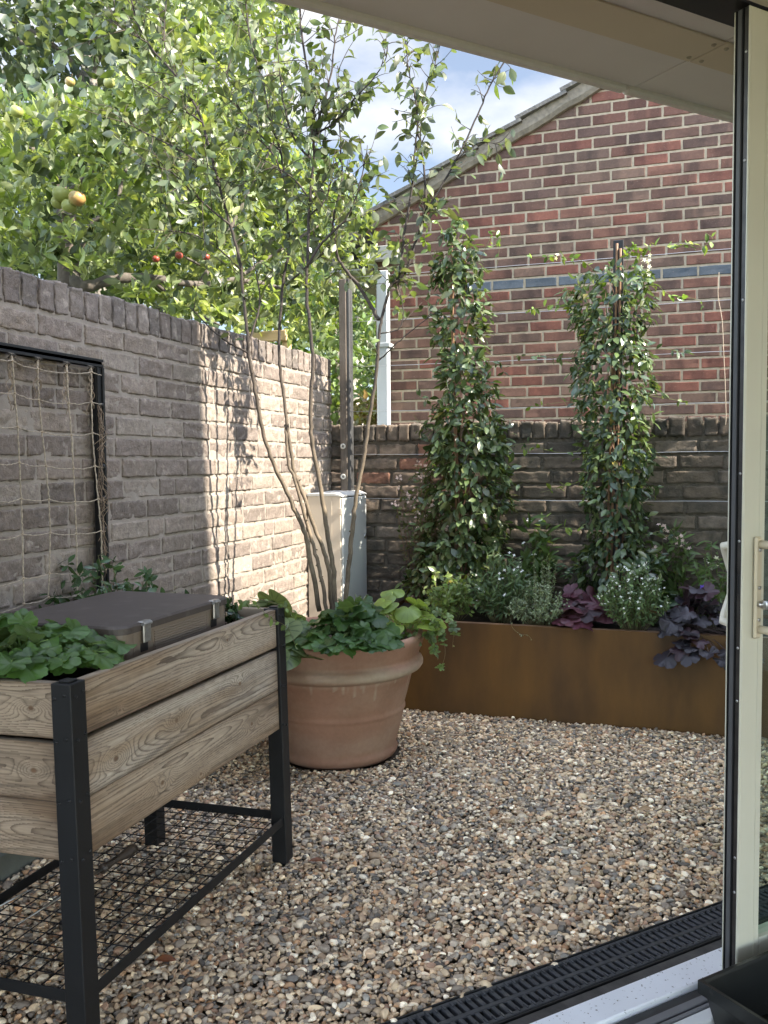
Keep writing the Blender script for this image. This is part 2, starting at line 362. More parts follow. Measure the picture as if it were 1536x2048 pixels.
# neighbour's gable: face at Y = 6.15
def gable_house():
    t = thing('brick_house', 'red brick gable end with one course of blue bricks and a tiled roof', 'house', (0, 6.15, 0))
    U, N, O = np.array([1., 0, 0]), np.array([0, -1., 0]), np.array([0, 6.153, 0])
    line = lambda x: 3.915 + .478 * x
    b = MB(); rc = courses(-2.12, 2.4, 2.383 - .0735 * 20, 48, .0735, .2235, .0125, 33, .0, .0)
    rc = rc[rc[:, 2] < line(rc[:, 1])]
    tn = pal([(.150, .068, .045), (.132, .068, .047), (.170, .063, .041), (.112, .064, .047), (.142, .086, .06)], [4, 4, 2, 3, 3], len(rc), 35, .08)
    blue = (np.abs(rc[:, 2] - 2.383) < .03) & (rc[:, 0] > -1.5)
    kb = ~blue
    kw = dict(amp=.0006, bevel=.002, out=.007, depth=.02, nz=2, jit=.0008, top=line)
    bricks(b, rc[kb], O, U, N, tn[kb], nu=10, seed=31, kiss=.33, **kw)
    bricks(b, rc[blue], O, U, N, pal([(.085, .105, .125), (.075, .092, .108)], [1, 1], blue.sum(), 36, .08), nu=4, seed=32, **kw)
    # mortar bed, cut to the roof line
    xs = np.linspace(-2.12, 2.4, 60); zz = np.linspace(0, 1, 30); G, Z = np.meshgrid(xs, zz, indexing='ij')
    Zt = .8 + (line(G) - .8) * Z
    b.grid(np.stack([G, np.full_like(G, 6.1512), Zt], -1), mi=1)
    b.grid(np.stack([np.full((20, 9), -2.12), *np.meshgrid(np.linspace(6.15, 13, 20), np.linspace(.8, 2.88, 9), indexing='ij')], -1)[::-1], mi=2)
    b.build('gable_wall', [M_BRICK_RED, M_MORTAR_CREAM, mat('brown side brick', (.19, .10, .07), .9, False, .2, 9)], t, False)
    # roof courses with tile steps along the verge
    sl = math.atan(.478); ux, uz = math.cos(sl), math.sin(sl); r = np.random.default_rng(37)
    b = MB(); s = -.45
    while s < 5.2:
        x0, z0 = -2.12 + s * ux, line(-2.12) + s * uz
        w = 6.065 + r.normal(0, .004)
        for yy in np.arange(0, 16):
            y0, y1 = w + yy * .43, w + yy * .43 + .425
            o, th, lift = .34, .024, .028
            P = lambda a, c: (x0 + a * ux - c * uz, z0 + a * uz + c * ux)
            q = [P(-.02, .055 + lift), P(o, .055), P(o, .055 + th), P(-.02, .055 + lift + th)]
            V = [(x, y, z) for y in (y0, y1) for x, z in q]
            b.add(V, [(0, 1, 2, 3), (7, 6, 5, 4), (0, 4, 5, 1), (1, 5, 6, 2), (2, 6, 7, 3), (3, 7, 4, 0)], np.full(3, .14) * r.uniform(.75, 1.2) * np.array([1.06, 1, .9]))
        s += .33
    b.build('roof', mat('lichened concrete tile', rough=.95, var=.4, vscale=25, stain=((.3, .28, .22), 45, .52, .7, .6), bump=.9, bscale=90, bdist=.006), t)
    b = MB()                                                       # mortar and undercloak under the verge tiles
    xs = np.linspace(-2.45, 2.4, 160); lo = line(xs) - .012 - .02 * fbm(xs * 9, xs * 0, 3); hi = line(xs) + .075
    b.grid(np.stack([np.stack([xs, np.full_like(xs, 6.118), lo], -1), np.stack([xs, np.full_like(xs, 6.10), lo + .03], -1), np.stack([xs, np.full_like(xs, 6.095), hi], -1)], 1))
    b.grid(np.stack([np.stack([xs, np.full_like(xs, 6.16), lo - .004], -1), np.stack([xs, np.full_like(xs, 6.118), lo], -1)], 1))
    b.build('verge', mat('verge mortar', (.24, .205, .155), .95, False, .35, 30, bump=.7, bscale=80, bdist=.004), t)
    # white eaves box, gutter, downpipe
    b = MB(); b.box((-2.22, 6.07, 2.635), (-1.93, 6.13, 2.735), .004); b.box((-2.46, 6.13, 2.585), (-2.14, 12.9, 2.60), .002); b.box((-2.475, 6.13, 2.60), (-2.455, 12.9, 2.76), .002)
    b.build('eaves_board', mat('dull eaves board', (.34, .33, .29), .5, False, .1, 8), t)
    b = MB(); a = np.linspace(0, np.pi, 9)
    prof = np.stack([-2.53 + .055 * np.cos(a), 2.76 - .055 * np.sin(a)], -1)
    yy = np.linspace(6.02, 12.9, 12)
    b.grid(np.stack([np.stack([np.full(9, y), ], -1) for y in yy])[..., :1] * np.array([0, 1, 0]) + np.stack([prof[:, 0], np.zeros(9), prof[:, 1]], -1)[None])
    b.build('gutter', M_WHITE, t)
    b = MB(); b.box((-2.085, 6.055, .3), (-2.0, 6.12, 2.56), .008)
    for z in (1.0, 2.02): b.box((-2.092, 6.048, z), (-1.985, 6.15, z + .03), .003)
    b.build('downpipe', mat('pale grey downpipe', (.42, .44, .45), .35, False, .06, 5), t)
gable_house()

# ------------------------------------------------------------------ the room we look out of, and the rest of its house
def garden_room():
    t = thing('house_extension', 'flat roofed room with pale boarded soffit over the open sliding door', 'house', fac([0, 0, 0]))
    paint = mat('matt soffit paint', (.8, .76, .70), .75, False, .05, 3, bump=.15, bscale=120, bdist=.0006)
    beige = mat('beige soffit strip', (.70, .61, .45), .6, False, .04, 4)
    Z0 = 2.22
    b = FM()
    b.box((-3.6, .055, Z0), (.1705, .47, Z0 + .03), .0015); b.box((.1735, .055, Z0), (4.2, .47, Z0 + .03), .0015)
    b.build('soffit_board', paint, t)
    b = FM(); b.box((-3.6, .165, Z0 - .006), (.1703, .282, Z0 - .0005), .0015); b.box((.1745, .165, Z0 - .006), (4.2, .282, Z0 - .0005), .0015)
    b.build('trim_strip', beige, t)
    sc = mat('pale screw head', (.42, .37, .27), .4, False)
    for s_, n_ in ((.150, .185), (.150, .262), (.195, .185), (.195, .262)):
        b = FM(); b.lathe([(0, -.0035), (.0035, -.0035), (.0062, -.0015), (.0065, 0)], (s_, n_, Z0 - .0062), 14); b.box((s_ - .0028, n_ - .0006, Z0 - .0105), (s_ + .0028, n_ + .0006, Z0 - .0094), .0002, (.2, .2, .2)); b.build('screw', sc, t, True)
    b = FM(); b.box((-3.6, .4705, Z0 - .014), (.148, .50, Z0 + .2), .006); b.box((.1505, .4705, Z0 - .014), (4.2, .50, Z0 + .2), .006)
    b.build('fascia', paint, t)
    b = FM(); b.box((-3.6, -3.6, 2.43), (4.2, .50, 2.60), .01); b.build('flat_roof', mat('grey roof felt', (.12, .12, .12), .9, False, .2, 10), t)
    wallm = mat('pale interior plaster', (.5, .48, .45), .8, False, .03, 3)
    b = FM(); b.box((-3.9, -3.7, 0), (-3.7, -2.9, 2.42), .002); b.box((2.2, -3.7, 0), (3.0, -3.5, 2.42), .002); b.box((2.7, -3.5, 0), (2.9, -.16, 2.42), .002)
    b.box((-3.7, -3.5, 2.395), (2.7, -.16, 2.425), .002)
    b.box((2.3, -.15, 0), (4.2, .05, 2.215), .002)
    b.build('room_wall', wallm, t)
    b = FM(); b.box((-2.95, -.16, 2.245), (2.3, .05, 2.43), .002); b.build('lintel', M_GREYAL, t)
    b = MB()                                                       # the two-storey main house behind the room: its corner shades the garden
    b.box((2.2, -6, 2.62), (7.5, 3.05, 5.6), .01); b.build('upper_storey', mat('stock brick upper wall', (.3, .25, .19), .9, False, .2, 12), t)
    b = FM(); b.box((-3.6, -3.6, -.10), (2.9, -.155, -.018), .002); b.build('floor', mat('terracotta floor tile', (.33, .19, .15), .5, False, .2, 5), t)
    return t
garden_room()

# ------------------------------------------------------------------ sliding door, frame, sill
def doors():
    t = thing('door_frame', 'white aluminium door sill and black gasketed head of the sliding door', 'door frame', fac([0, 0, 0]))
    sill = mat('speckled white sill', (.84, .86, .90), .3, False, .06, 6, stain=((.12, .10, .08), 130, .64, .68, .9))
    b = FM(); b.box((-2.95, -.002, -.03), (2.3, .072, .02), .003); b.build('sill', sill, t)
    b = FM(); b.box((-2.95, -.03, -.05), (2.3, -.004, .006), .002); b.build('track_seal', M_BLACKP, t)
    b = FM(); b.box((-2.95, -.052, -.05), (2.3, -.031, .012), .002); b.box((-2.95, -.066, -.05), (2.3, -.058, .012), .001); b.build('track', M_GREYAL, t)
    b = FM(); b.box((-2.95, -.100, -.05), (2.3, -.068, .010), .003); b.build('inner_sill', mat('inner white sill', (.7, .71, .70), .35, False, .05, 9), t)
    b = FM(); b.box((-2.95, -.04, 2.178), (2.3, .052, 2.222), .002); b.build('head_seal', M_BLACKP, t)
    b = FM(); b.box((-2.95, -.09, 2.178), (2.3, -.042, 2.26), .003); b.build('head_track', M_CREAM, t)
    # sliding leaf
    d = thing('sliding_door', 'cream framed glass sliding door with pull handles on both faces', 'door', fac([0, -.02, 0]))
    z0, z1 = .022, 2.174
    b = FM(); b.box((-.003, -.0035, z0), (.0, -.0005, z1), .0005); b.box((-.0025, -.0405, z0), (.0, -.0375, z1), .0005); b.box((0.001, -.041, z0), (.072, -.0, z1), .002)
    b.box((.074, -.041, z0), (1.25, -.0, z0 + .075), .002); b.box((.074, -.041, z1 - .07), (1.25, -.0, z1), .002); b.box((1.18, -.041, z0 + .077), (1.25, -.0, z1 - .072), .002)
    b.box((.052, -.0425, z0 + .002), (.0535, -.0412, z1 - .002), .0003, (.5, .5, .5))
    b.build('frame', M_CREAM, d)
    b = FM(); b.box((.0722, -.036, z0 + .06), (.0755, -.010, z1 - .06), .001); b.build('glazing_bead', M_CREAM, d)
    b = FM(); b.box((-.0035, -.0085, z0), (.0009, -.004, z1), .001); b.box((-.0035, -.0260, z0), (.0009, -.0215, z1), .001); b.build('gasket', mat('matt rubber', (.006, .006, .006), .8, False, spec=.2), d)
    b = FM(); b.box((-.003, -.0213, z0), (.0008, -.0087, z1), .002); b.build('edge_channel', mat('dull channel', (.085, .085, .085), .6, False, .1, 20, spec=.3), d)
    b = FM(); b.box((-.0015, -.037, z0), (.0007, -.0264, z1), .0006); b.build('lock_strip', mat('dull lock strip', (.05, .045, .04), .5, False, .4, 25, metal=.5), d)
    for z in (.22, .30, .66, .78, 1.02, 1.17, 1.55, 1.85, 2.08):
        b = FM(); b.cyl((-.0026, -.0315, z), (-.001, -.0315, z), .0032, 12); b.build('screw', M_STEEL, d, True)
    b = FM(); b.box((-.0024, -.035, .90), (-.001, -.0285, .945), .0008); b.build('lock_keep', M_BLACKP, d)
    gl = bpy.data.materials.new('glass'); gl.use_nodes = True; n_, l_ = gl.node_tree.nodes, gl.node_tree.links
    tr = n_.new('ShaderNodeBsdfTransparent'); tr.inputs['Color'].default_value = (.84, .95, .88, 1); gg = n_.new('ShaderNodeBsdfGlossy'); gg.inputs['Roughness'].default_value = .02
    ms = n_.new('ShaderNodeMixShader'); ms.inputs['Fac'].default_value = .09
    l_.new(tr.outputs['BSDF'], ms.inputs[1]); l_.new(gg.outputs['BSDF'], ms.inputs[2]); l_.new(ms.outputs['Shader'], n_['Material Output'].inputs['Surface'])
    b = FM(); b.box((.0735, -.029, z0 + .07), (1.185, -.015, z1 - .065), .001); b.build('glass', gl, d)
    # handles
    hm = mat('cream handle', (.60, .52, .37), .3, False)
    b = FM(); b.box((.030, -.052, .80), (.052, -.0425, 1.03), .004); hb = b.build('handle_plate', hm, d)
    b = FM(); k = np.linspace(0, 1, 9)
    pts = [(.044, -.052, 1.012), (.046, -.075, 1.012), (.050, -.095, 1.008), (.053, -.102, .99), (.054, -.104, .92), (.053, -.102, .845), (.050, -.095, .825), (.046, -.075, .821), (.044, -.052, .821)]
    b.tube(pts, .0092, 14); b.build('handle', hm, d, True)
    b = FM(); pts = [(.050, .001, 1.006), (.036, .020, 1.006), (.030, .036, 1.003), (.048, .047, .990), (.085, .050, .91), (.048, .047, .842), (.030, .036, .828), (.036, .020, .824), (.050, .001, .823)]
    b.tube(pts, .0095, 14); b.build('handle', mat('pale outside handle', (.7, .66, .54), .35, False), d, True)
    for z in (.843, .915, 1.0):
        b = FM(); b.cyl((.041, -.0525, z), (.041, -.0545, z), .0042, 14); b.build('screw', M_STEEL, d, True)
    b = FM(); b.cyl((.041, -.0525, .878), (.041, -.062, .878), .0072, 18); b.box((.0395, -.075, .868), (.0425, -.058, .888), .001); b.build('lock_barrel', M_STEEL, d, True)
    # tray by the door
    y = thing('plastic_tray', 'black plastic tray with rolled rim on the floor by the door', 'tray', fac([.1, -.3, 0]))
    b = FM()
    lo, hi, zt, zb = np.array([-.185, -.62]), np.array([.42, -.09]), .1, -.017
    def ring(g, z): return [(lo[0] + g, lo[1] + g, z), (hi[0] - g, lo[1] + g, z), (hi[0] - g, hi[1] - g, z), (lo[0] + g, hi[1] - g, z)]
    rings = [ring(.03, zb), ring(.012, zt - .03), ring(0, zt - .028), ring(0, zt), ring(.008, zt), ring(.010, zt - .006), ring(.036, zb + .006)]
    V = [p for q in rings for p in q]; F = [(i * 4 + j, i * 4 + (j + 1) % 4, i * 4 + 4 + (j + 1) % 4, i * 4 + 4 + j) for i in range(6) for j in range(4)] + [(24, 25, 26, 27), (3, 2, 1, 0)]
    b.add(V, F); b.build('tray_shell', mat('scuffed black plastic', (.012, .013, .012), .28, False, .3, 15, stain=((.05, .05, .05), 40, .62, .7, .5)), y)
    # channel drain
    g = thing('channel_drain', 'black slotted plastic drain grating along the door sill', 'drain', fac([-.5, .19, 0]))
    b = FM(); L0, L1 = -2.4, 2.2; n0, n1 = .130, .241; zt = .004
    b.box((L0, n0, zt - .02), (L1, n0 + .012, zt), .002); b.box((L0, n1 - .012, zt - .02), (L1, n1, zt), .002); b.box((L0, (n0 + n1) / 2 - .007, zt - .02), (L1, (n0 + n1) / 2 + .007, zt - .001), .002)
    p = .0215; mid = (n0 + n1) / 2
    for i, s_ in enumerate(np.arange(L0, L1, p)):
        b.box((s_, n0 + .010, zt - .018), (s_ + .0115, mid - .006, zt - .0012), .0015)
        b.box((s_ + p / 2, mid + .006, zt - .018), (s_ + p / 2 + .0115, n1 - .010, zt - .0012), .0015)
        b.box((s_ + .002, n0 + .004, zt - .001), (s_ + .0085, n0 + .020, zt + .0022), .0012); b.box((s_ + p / 2 + .002, n1 - .022, zt - .001), (s_ + p / 2 + .0085, n1 - .004, zt + .0022), .0012)
    b.build('grating', mat('dusty black grating', (.045, .047, .052), .42, False, .3, 40, stain=((.14, .13, .11), 50, .56, .7, .45), bump=.2, bscale=200, bdist=.0006), g)
    b = FM(); b.box((L0, n0 - .004, -.12), (L1, n1 + .003, -.07), .002, (.01, .01, .01)); b.box((L0, n0 - .006, -.1), (L1, n0 - .001, .002), .001); b.box((L0, n1 + .001, -.1), (L1, n1 + .006, .006), .001); b.build('channel', M_BLACKP, g)
    b = FM(); b.box((-2.95, .073, -.06), (2.3, .1235, -.002), .002); o = b.build('concrete_strip', mat('dark wet concrete', (.06, .055, .05), .7, False, .5, 20, bump=.5, bscale=80), t)
doors()

# ------------------------------------------------------------------ ground and gravel
g = MB(); g.add([(-60, -60, -.13), (60, -60, -.13), (60, 120, -.13), (-60, 120, -.13)], [(0, 1, 2, 3)])
tag(g.build('ground', mat('earth', (.09, .10, .05), .95, False, .4, .5)), 'earth and rough grass behind the walls', kind='structure')
def gravel():
    r = np.random.default_rng(41)
    # bed, darkened to stand in for shade between the pebbles
    b = MB(); gx = np.linspace(-1.9, 1.3, 120); gy = np.linspace(.2, 4.75, 150); G, H = np.meshgrid(gx, gy, indexing='ij')
    b.grid(np.stack([G, H, -.020 + .006 * fbm(G * 30, H * 30, 2)], -1))
    nn = (G - FJ[0]) * FN[0] + (H - FJ[1]) * FN[1]
    b.F[-1] = b.F[-1][(nn.ravel()[b.F[-1]] > .246).all(1)]; b.M[-1] = b.M[-1][:len(b.F[-1])]
    # pebble templates
    def ico(sub):
        p = (1 + 5 ** .5) / 2
        V = [(-1, p, 0), (1, p, 0), (-1, -p, 0), (1, -p, 0), (0, -1, p), (0, 1, p), (0, -1, -p), (0, 1, -p), (p, 0, -1), (p, 0, 1), (-p, 0, -1), (-p, 0, 1)]
        F = [(0, 11, 5), (0, 5, 1), (0, 1, 7), (0, 7, 10), (0, 10, 11), (1, 5, 9), (5, 11, 4), (11, 10, 2), (10, 7, 6), (7, 1, 8), (3, 9, 4), (3, 4, 2), (3, 2, 6), (3, 6, 8), (3, 8, 9), (4, 9, 5), (2, 4, 11), (6, 2, 10), (8, 6, 7), (9, 8, 1)]
        V = [tuple(unit(v)) for v in V]
        for _ in range(sub):
            c = {}; N = []
            def mid(a, d):
                k = (min(a, d), max(a, d))
                if k not in c: c[k] = len(V); V.append(tuple(unit(np.array(V[a]) + np.array(V[d]))))
                return c[k]
            for a, d, e in F:
                x, y, z = mid(a, d), mid(d, e), mid(e, a); N += [(a, x, z), (d, y, x), (e, z, y), (x, y, z)]
            F = N
        return np.array(V), np.array(F)
    def scatter(pts, size, sub, flat):
        V0, F0 = ico(sub); k = len(pts)
        ang = r.random(k) < .6
        pw = np.where(ang, r.uniform(.5, .8, k), 1.)                # some chipped and angular
        sh = V0[None] + 0 * np.zeros((k, 1, 1))
        for q in range(3):                                        # flatten random facets
            d = unit(r.normal(0, 1, (k, 3))); c = r.uniform(.35, .8, k); c = np.where(ang, c * .85, c + .15)
            dp = np.einsum('kvi,ki->kv', sh, d); over = np.maximum(0, dp - c[:, None])
            sh = sh - over[..., None] * d[:, None]
        ax = np.stack([r.uniform(.85, 1.35, k), r.uniform(.65, 1., k), r.uniform(.38, .75, k)], -1) * (size * .5)[:, None]
        sh = sh * ax[:, None]
        yaw, tl, ta = r.uniform(0, 6.28, k), r.normal(0, .38, k), r.uniform(0, 6.28, k)
        cy, sy = np.cos(yaw)[:, None], np.sin(yaw)[:, None]
        x, y, z = sh[..., 0] * cy - sh[..., 1] * sy, sh[..., 0] * sy + sh[..., 1] * cy, sh[..., 2]
        a_, b_ = np.cos(ta)[:, None], np.sin(ta)[:, None]; q = x * a_ + y * b_; w = -x * b_ + y * a_
        ct, st = np.cos(tl)[:, None], np.sin(tl)[:, None]; q, z = q * ct - z * st, q * st + z * ct
        x, y = q * a_ - w * b_, q * b_ + w * a_
        P = np.stack([x, y, z], -1) + pts[:, None]
        pc = np.array([(.43, .34, .24), (.34, .25, .175), (.5, .43, .34), (.28, .23, .18), (.20, .17, .145), (.085, .078, .072), (.165, .158, .15), (.34, .21, .125), (.62, .56, .47), (.24, .155, .11), (.22, .19, .16)])
        C = pc[r.choice(len(pc), k, p=np.array([18, 16, 12, 15, 11, 7, 6, 4, 7, 5, 9]) / 110.)] * r.uniform(1.0, 1.9, (k, 1)) * np.array([1.12, 1.06, .94])
        C = C * (.62 if sub == 0 else 1.05)  # grit darkened too, so shade in the gaps is put into its colour
        F = (np.arange(k)[:, None, None] * len(V0) + F0[None]).reshape(-1, 3)
        b.add(P.reshape(-1, 3), F, np.repeat(C, len(V0), 0))
    sp_ = .0113
    X, Y = np.meshgrid(np.arange(-1.9, 1.2, sp_), np.arange(.75, 4.14, sp_), indexing='ij')
    X = X + r.uniform(-.5, .5, X.shape) * sp_; Y = Y + r.uniform(-.5, .5, Y.shape) * sp_
    P = np.stack([X.ravel(), Y.ravel()], -1)
    nn = (P[:, 0] - FJ[0]) * FN[0] + (P[:, 1] - FJ[1]) * FN[1]
    q = P @ np.array([[ca, -sa], [sa, ca]])                        # right, ahead
    keep = (nn > .245) & (q[:, 1] > .9) & (np.abs(q[:, 0]) < q[:, 1] * .43 + .30)
    keep &= ~((P[:, 0] > -1.9) & (P[:, 0] < -1.862) & (P[:, 1] < 4.3)) & (P[:, 1] < 4.108)
    keep &= np.hypot(P[:, 0] + 1.372, P[:, 1] - 3.44) > .262
    P = P[keep]; d = np.hypot(P[:, 0], P[:, 1])
    size = np.clip(r.lognormal(math.log(.0157), .30, len(P)), .009, .036)
    big = r.random(len(P)) < .004; size[big] *= 1.6
    z = -.012 + r.uniform(0, .012, len(P)) + .020 * (fbm(P[:, 0] * 3.5, P[:, 1] * 3.5, 9) - .5)
    P3 = np.concatenate([P, z[:, None]], 1)
    near = d < 2.75
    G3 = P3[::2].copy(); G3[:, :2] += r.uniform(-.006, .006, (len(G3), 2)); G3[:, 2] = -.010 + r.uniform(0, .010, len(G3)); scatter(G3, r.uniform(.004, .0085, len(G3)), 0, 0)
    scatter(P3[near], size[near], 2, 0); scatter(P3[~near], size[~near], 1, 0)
    pm = mat('flint pebble', rough=.62, var=.22, vscale=70, stain=((.5, .46, .4), 120, .6, .75, .35), bump=.3, bscale=300, bdist=.001, spec=.4)
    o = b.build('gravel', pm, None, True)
    a_ = o.data.attributes['tint'].data
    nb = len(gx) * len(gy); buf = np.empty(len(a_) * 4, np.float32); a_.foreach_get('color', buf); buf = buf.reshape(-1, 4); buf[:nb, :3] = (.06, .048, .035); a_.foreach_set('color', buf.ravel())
    tag(o, 'brown and grey flint gravel covering the yard', 'gravel', kind='stuff')
gravel()
# ------------------------------------------------------------------ raised wooden planter on black legs
def wood(u, v, L, H, seed, knots=(), arc=None):
    """colours of a weathered softwood face: u along the board, v across it (metres)"""
    dep = .035 + .05 * vnoise(u * 2.1, u * 0 + seed, seed) + .02 * vnoise(u * 6, u * 0, seed + 1)
    v0 = H * (.3 + .5 * vnoise(u * 1.3, u * 0 + 4, seed + 2))
    Rr = np.sqrt(((v - v0) * 1.0) ** 2 + (dep * .55) ** 2) + .005 * (fbm(u * 7, v * 40, seed + 3) - .5)
    kd = np.full(u.shape, 9.)
    for ku, kv, kr in knots:
        q = ((u - ku) / (kr * 3.4)) ** 2 + ((v - kv) / (kr * 1.5)) ** 2
        Rr = Rr + kr * 2.3 * np.exp(-q); kd = np.minimum(kd, ((u - ku) / (kr * .62)) ** 2 + ((v - kv) / (kr * .48)) ** 2)
    ph = Rr * 250 + 1.6 * vnoise(u * 3, v * 20, seed + 9); fr = ph - np.floor(ph)
    late = np.clip((fr - .45) / .5, 0, 1) ** 1.6 * (fr < .97)
    late = late * (.6 + .8 * vnoise(u * 5, v * 40, seed + 5))
    fine = vnoise(u * 40, v * 900, seed + 6)
    grey = np.array([.44, .365, .285]); tan = np.array([.30, .208, .128]); dark = np.array([.085, .058, .04])
    w = fbm(u * 2.2, v * 16, seed + 7)[..., None]; w = np.clip((w - .22) * 3., 0, 1)
    c = grey * w + tan * (1 - w)
    ed = np.exp(-v / .005) * .8 + np.exp(-(H - v) / .004) * .6 + 1.1 * np.clip(fbm(u * 2.5, v * 9 + 3, seed + 21) - .55, 0, 1) * 2 + .35 * np.exp(-u / .03) + .35 * np.exp(-(L - u) / .05)
    ed = np.clip(ed * (.3 + 1.2 * fbm(u * 5, v * 20, seed + 8)), 0, .85)[..., None]
    c = c * (1 - ed) + np.array([.15, .095, .055]) * ed
    hair = np.clip(vnoise(u * 3.5, v * 420 + Rr * 300, seed + 11) - .5, 0, 1)[..., None]
    la = np.clip(late + 0 * v, 0, 1)[..., None]
    c = c * (1 - .76 * la) + dark * (.76 * la)
    c = c * (1 - .85 * hair) * (.86 + .28 * fine[..., None])
    k = np.clip(1.3 - kd, 0, 1)[..., None]
    c = c * (1 - k) + np.array([.17, .105, .062]) * (.7 + .5 * fine[..., None]) * k
    return c, late
def board(name, parent, O, U, N, L, H, th, seed, knots, nu, nv, shade=1., warm=0.):
    b = MB(); u = np.linspace(0, L, nu); v = np.linspace(0, H, nv); Ug, Vg = np.meshgrid(u, v, indexing='ij')
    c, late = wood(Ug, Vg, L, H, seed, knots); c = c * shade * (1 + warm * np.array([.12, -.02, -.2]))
    rnd = .0018 * (np.exp(-Vg / .0011) + np.exp(-(H - Vg) / .0011))
    wob = .0012 * (fbm(Ug * 6, Ug * 0, seed) - .5) * np.sign(Vg - H / 2) * 2
    P = np.asarray(O) + Ug[..., None] * np.asarray(U) + (Vg + wob)[..., None] * np.array([0, 0, 1.]) + (late * .0006 - rnd)[..., None] * np.asarray(N)
    if np.dot(np.cross(U, [0, 0, 1.]), N) < 0: P = P[::-1]; c = c[::-1]
    b.grid(P, c)
    lo = np.asarray(O) - np.asarray(N) * th; p = [lo, lo + np.asarray(U) * L, np.asarray(O) + np.asarray(U) * L - np.asarray(N) * .0032, np.asarray(O) - np.asarray(N) * .0032]
    p = np.array(p); b.box(p.min(0) + [0, 0, .0005], p.max(0) + [0, 0, H - .0005], .001, np.array([.27, .21, .15]) * shade)
    return b.build(name, M_WOOD, parent, True)
X0, X1, Y0, Y1 = -1.62, -1.134, 1.438, 2.42                        # outer corners of the legs
def planter():
    t = thing('wooden_planter', 'raised weathered timber planter on black metal legs with a mesh shelf', 'planter', (-1.37, 1.9, 0))
    zs = [(.653, .765), (.526, .6435), (.407, .5242)]
    kn = [[(.60, .078, .009), (.12, .02, .004)], [(.10, .048, .014), (.34, .062, .012), (.66, .074, .012)], [(.27, .055, .012), (.72, .066, .010), (.44, .018, .009)]]
    for i, (a, c) in enumerate(zs):
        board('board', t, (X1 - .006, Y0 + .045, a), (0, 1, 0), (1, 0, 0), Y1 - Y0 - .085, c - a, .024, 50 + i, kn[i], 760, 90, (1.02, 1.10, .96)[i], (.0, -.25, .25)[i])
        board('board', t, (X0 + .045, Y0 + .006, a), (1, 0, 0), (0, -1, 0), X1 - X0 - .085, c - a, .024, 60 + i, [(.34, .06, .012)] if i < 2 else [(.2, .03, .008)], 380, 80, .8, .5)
        board('board', t, (X0 + .006, Y0 + .045, a), (0, 1, 0), (-1, 0, 0), Y1 - Y0 - .085, c - a, .024, 70 + i, [], 60, 10)
        board('board', t, (X0 + .045, Y1 - .006, a), (1, 0, 0), (0, 1, 0), X1 - X0 - .085, c - a, .024, 80 + i, [], 60, 10)
    w = .044
    for (cx, sx) in ((X0, 1), (X1, -1)):
        for (cy, sy) in ((Y0, 1), (Y1, -1)):
            b = MB(); e = .003
            b.box((cx - sx * e, cy - sy * e, .0), (cx + sx * w, cy + sy * w, .767), .0015); b.box((cx + sx * .006, cy + sy * .006, .7672), (cx + sx * (w - .012), cy + sy * (w - .012), .772), .0015)
            lg = b.build('leg', M_BLACK, t)
            for z in (.742, .655, .532, .415):
                for k in (.012, .036):
                    if sx < 0: b = MB(); b.lathe([(0, .003), (.003, .0026), (.0042, 0)], (0, 0, 0), 10); q = b.V[-1]; b.V[-1] = np.stack([cx + e + q[:, 2], cy + sy * k + q[:, 0], z + (k - .02) * .3 + q[:, 1]], -1); b.build('bolt', M_BLACK, lg, True)
                    if sy > 0: b = MB(); b.lathe([(0, .003), (.003, .0026), (.0042, 0)], (0, 0, 0), 10); q = b.V[-1]; b.V[-1] = np.stack([cx + sx * k + q[:, 0], cy - e - q[:, 2], z - (k - .02) * .3 + q[:, 1]], -1); b.build('bolt', M_BLACK, lg, True)
            b = MB(); b.cyl((cx + sx * .018, cy + sy * .018, -.012), (cx + sx * .018, cy + sy * .018, .004), .016, 14); b.build('foot', M_BLACKP, lg, True)
    # shelf
    b = MB(); h = .116
    b.box((X1 - .007, Y0 + .01, h), (X1 - .003, Y1 - .01, h + .026), .001); b.box((X0 + .003, Y0 + .01, h), (X0 + .007, Y1 - .01, h + .026), .001)
    b.box((X0 + .01, Y0 + .004, h), (X1 - .01, Y0 + .008, h + .026), .001); b.box((X0 + .01, Y1 - .008, h), (X1 - .01, Y1 - .004, h + .026), .001)
    sh = b.build('shelf', M_BLACK, t)
    b = MB()
    for y in np.arange(Y0 + .035, Y1 - .02, .045): b.tube([(X0 + .006, y, h + .004), (X1 - .006, y, h + .004)], .0015, 6)
    for x in np.arange(X0 + .04, X1 - .02, .045): b.tube([(x, Y0 + .006, h + .007), (x, Y1 - .006, h + .007)], .0015, 6)
    b.build('mesh', M_BLACK, sh)
    b = MB(); G, H = np.meshgrid(np.linspace(X0 + .03, X1 - .032, 40), np.linspace(Y0 + .032, Y1 - .032, 60), indexing='ij')
    b.grid(np.stack([G, H, .715 + .012 * fbm(G * 20, H * 20, 5)], -1)); b.build('soil', M_SOIL, t, True)
    b = MB(); b.box((X0 + .031, Y0 + .031, .40), (X1 - .031, Y1 - .031, .412), .001); b.build('base_panel', M_WOOD, t)
    t.rotation_euler.y = R_(-1.25); t.location.x += .0155
planter()

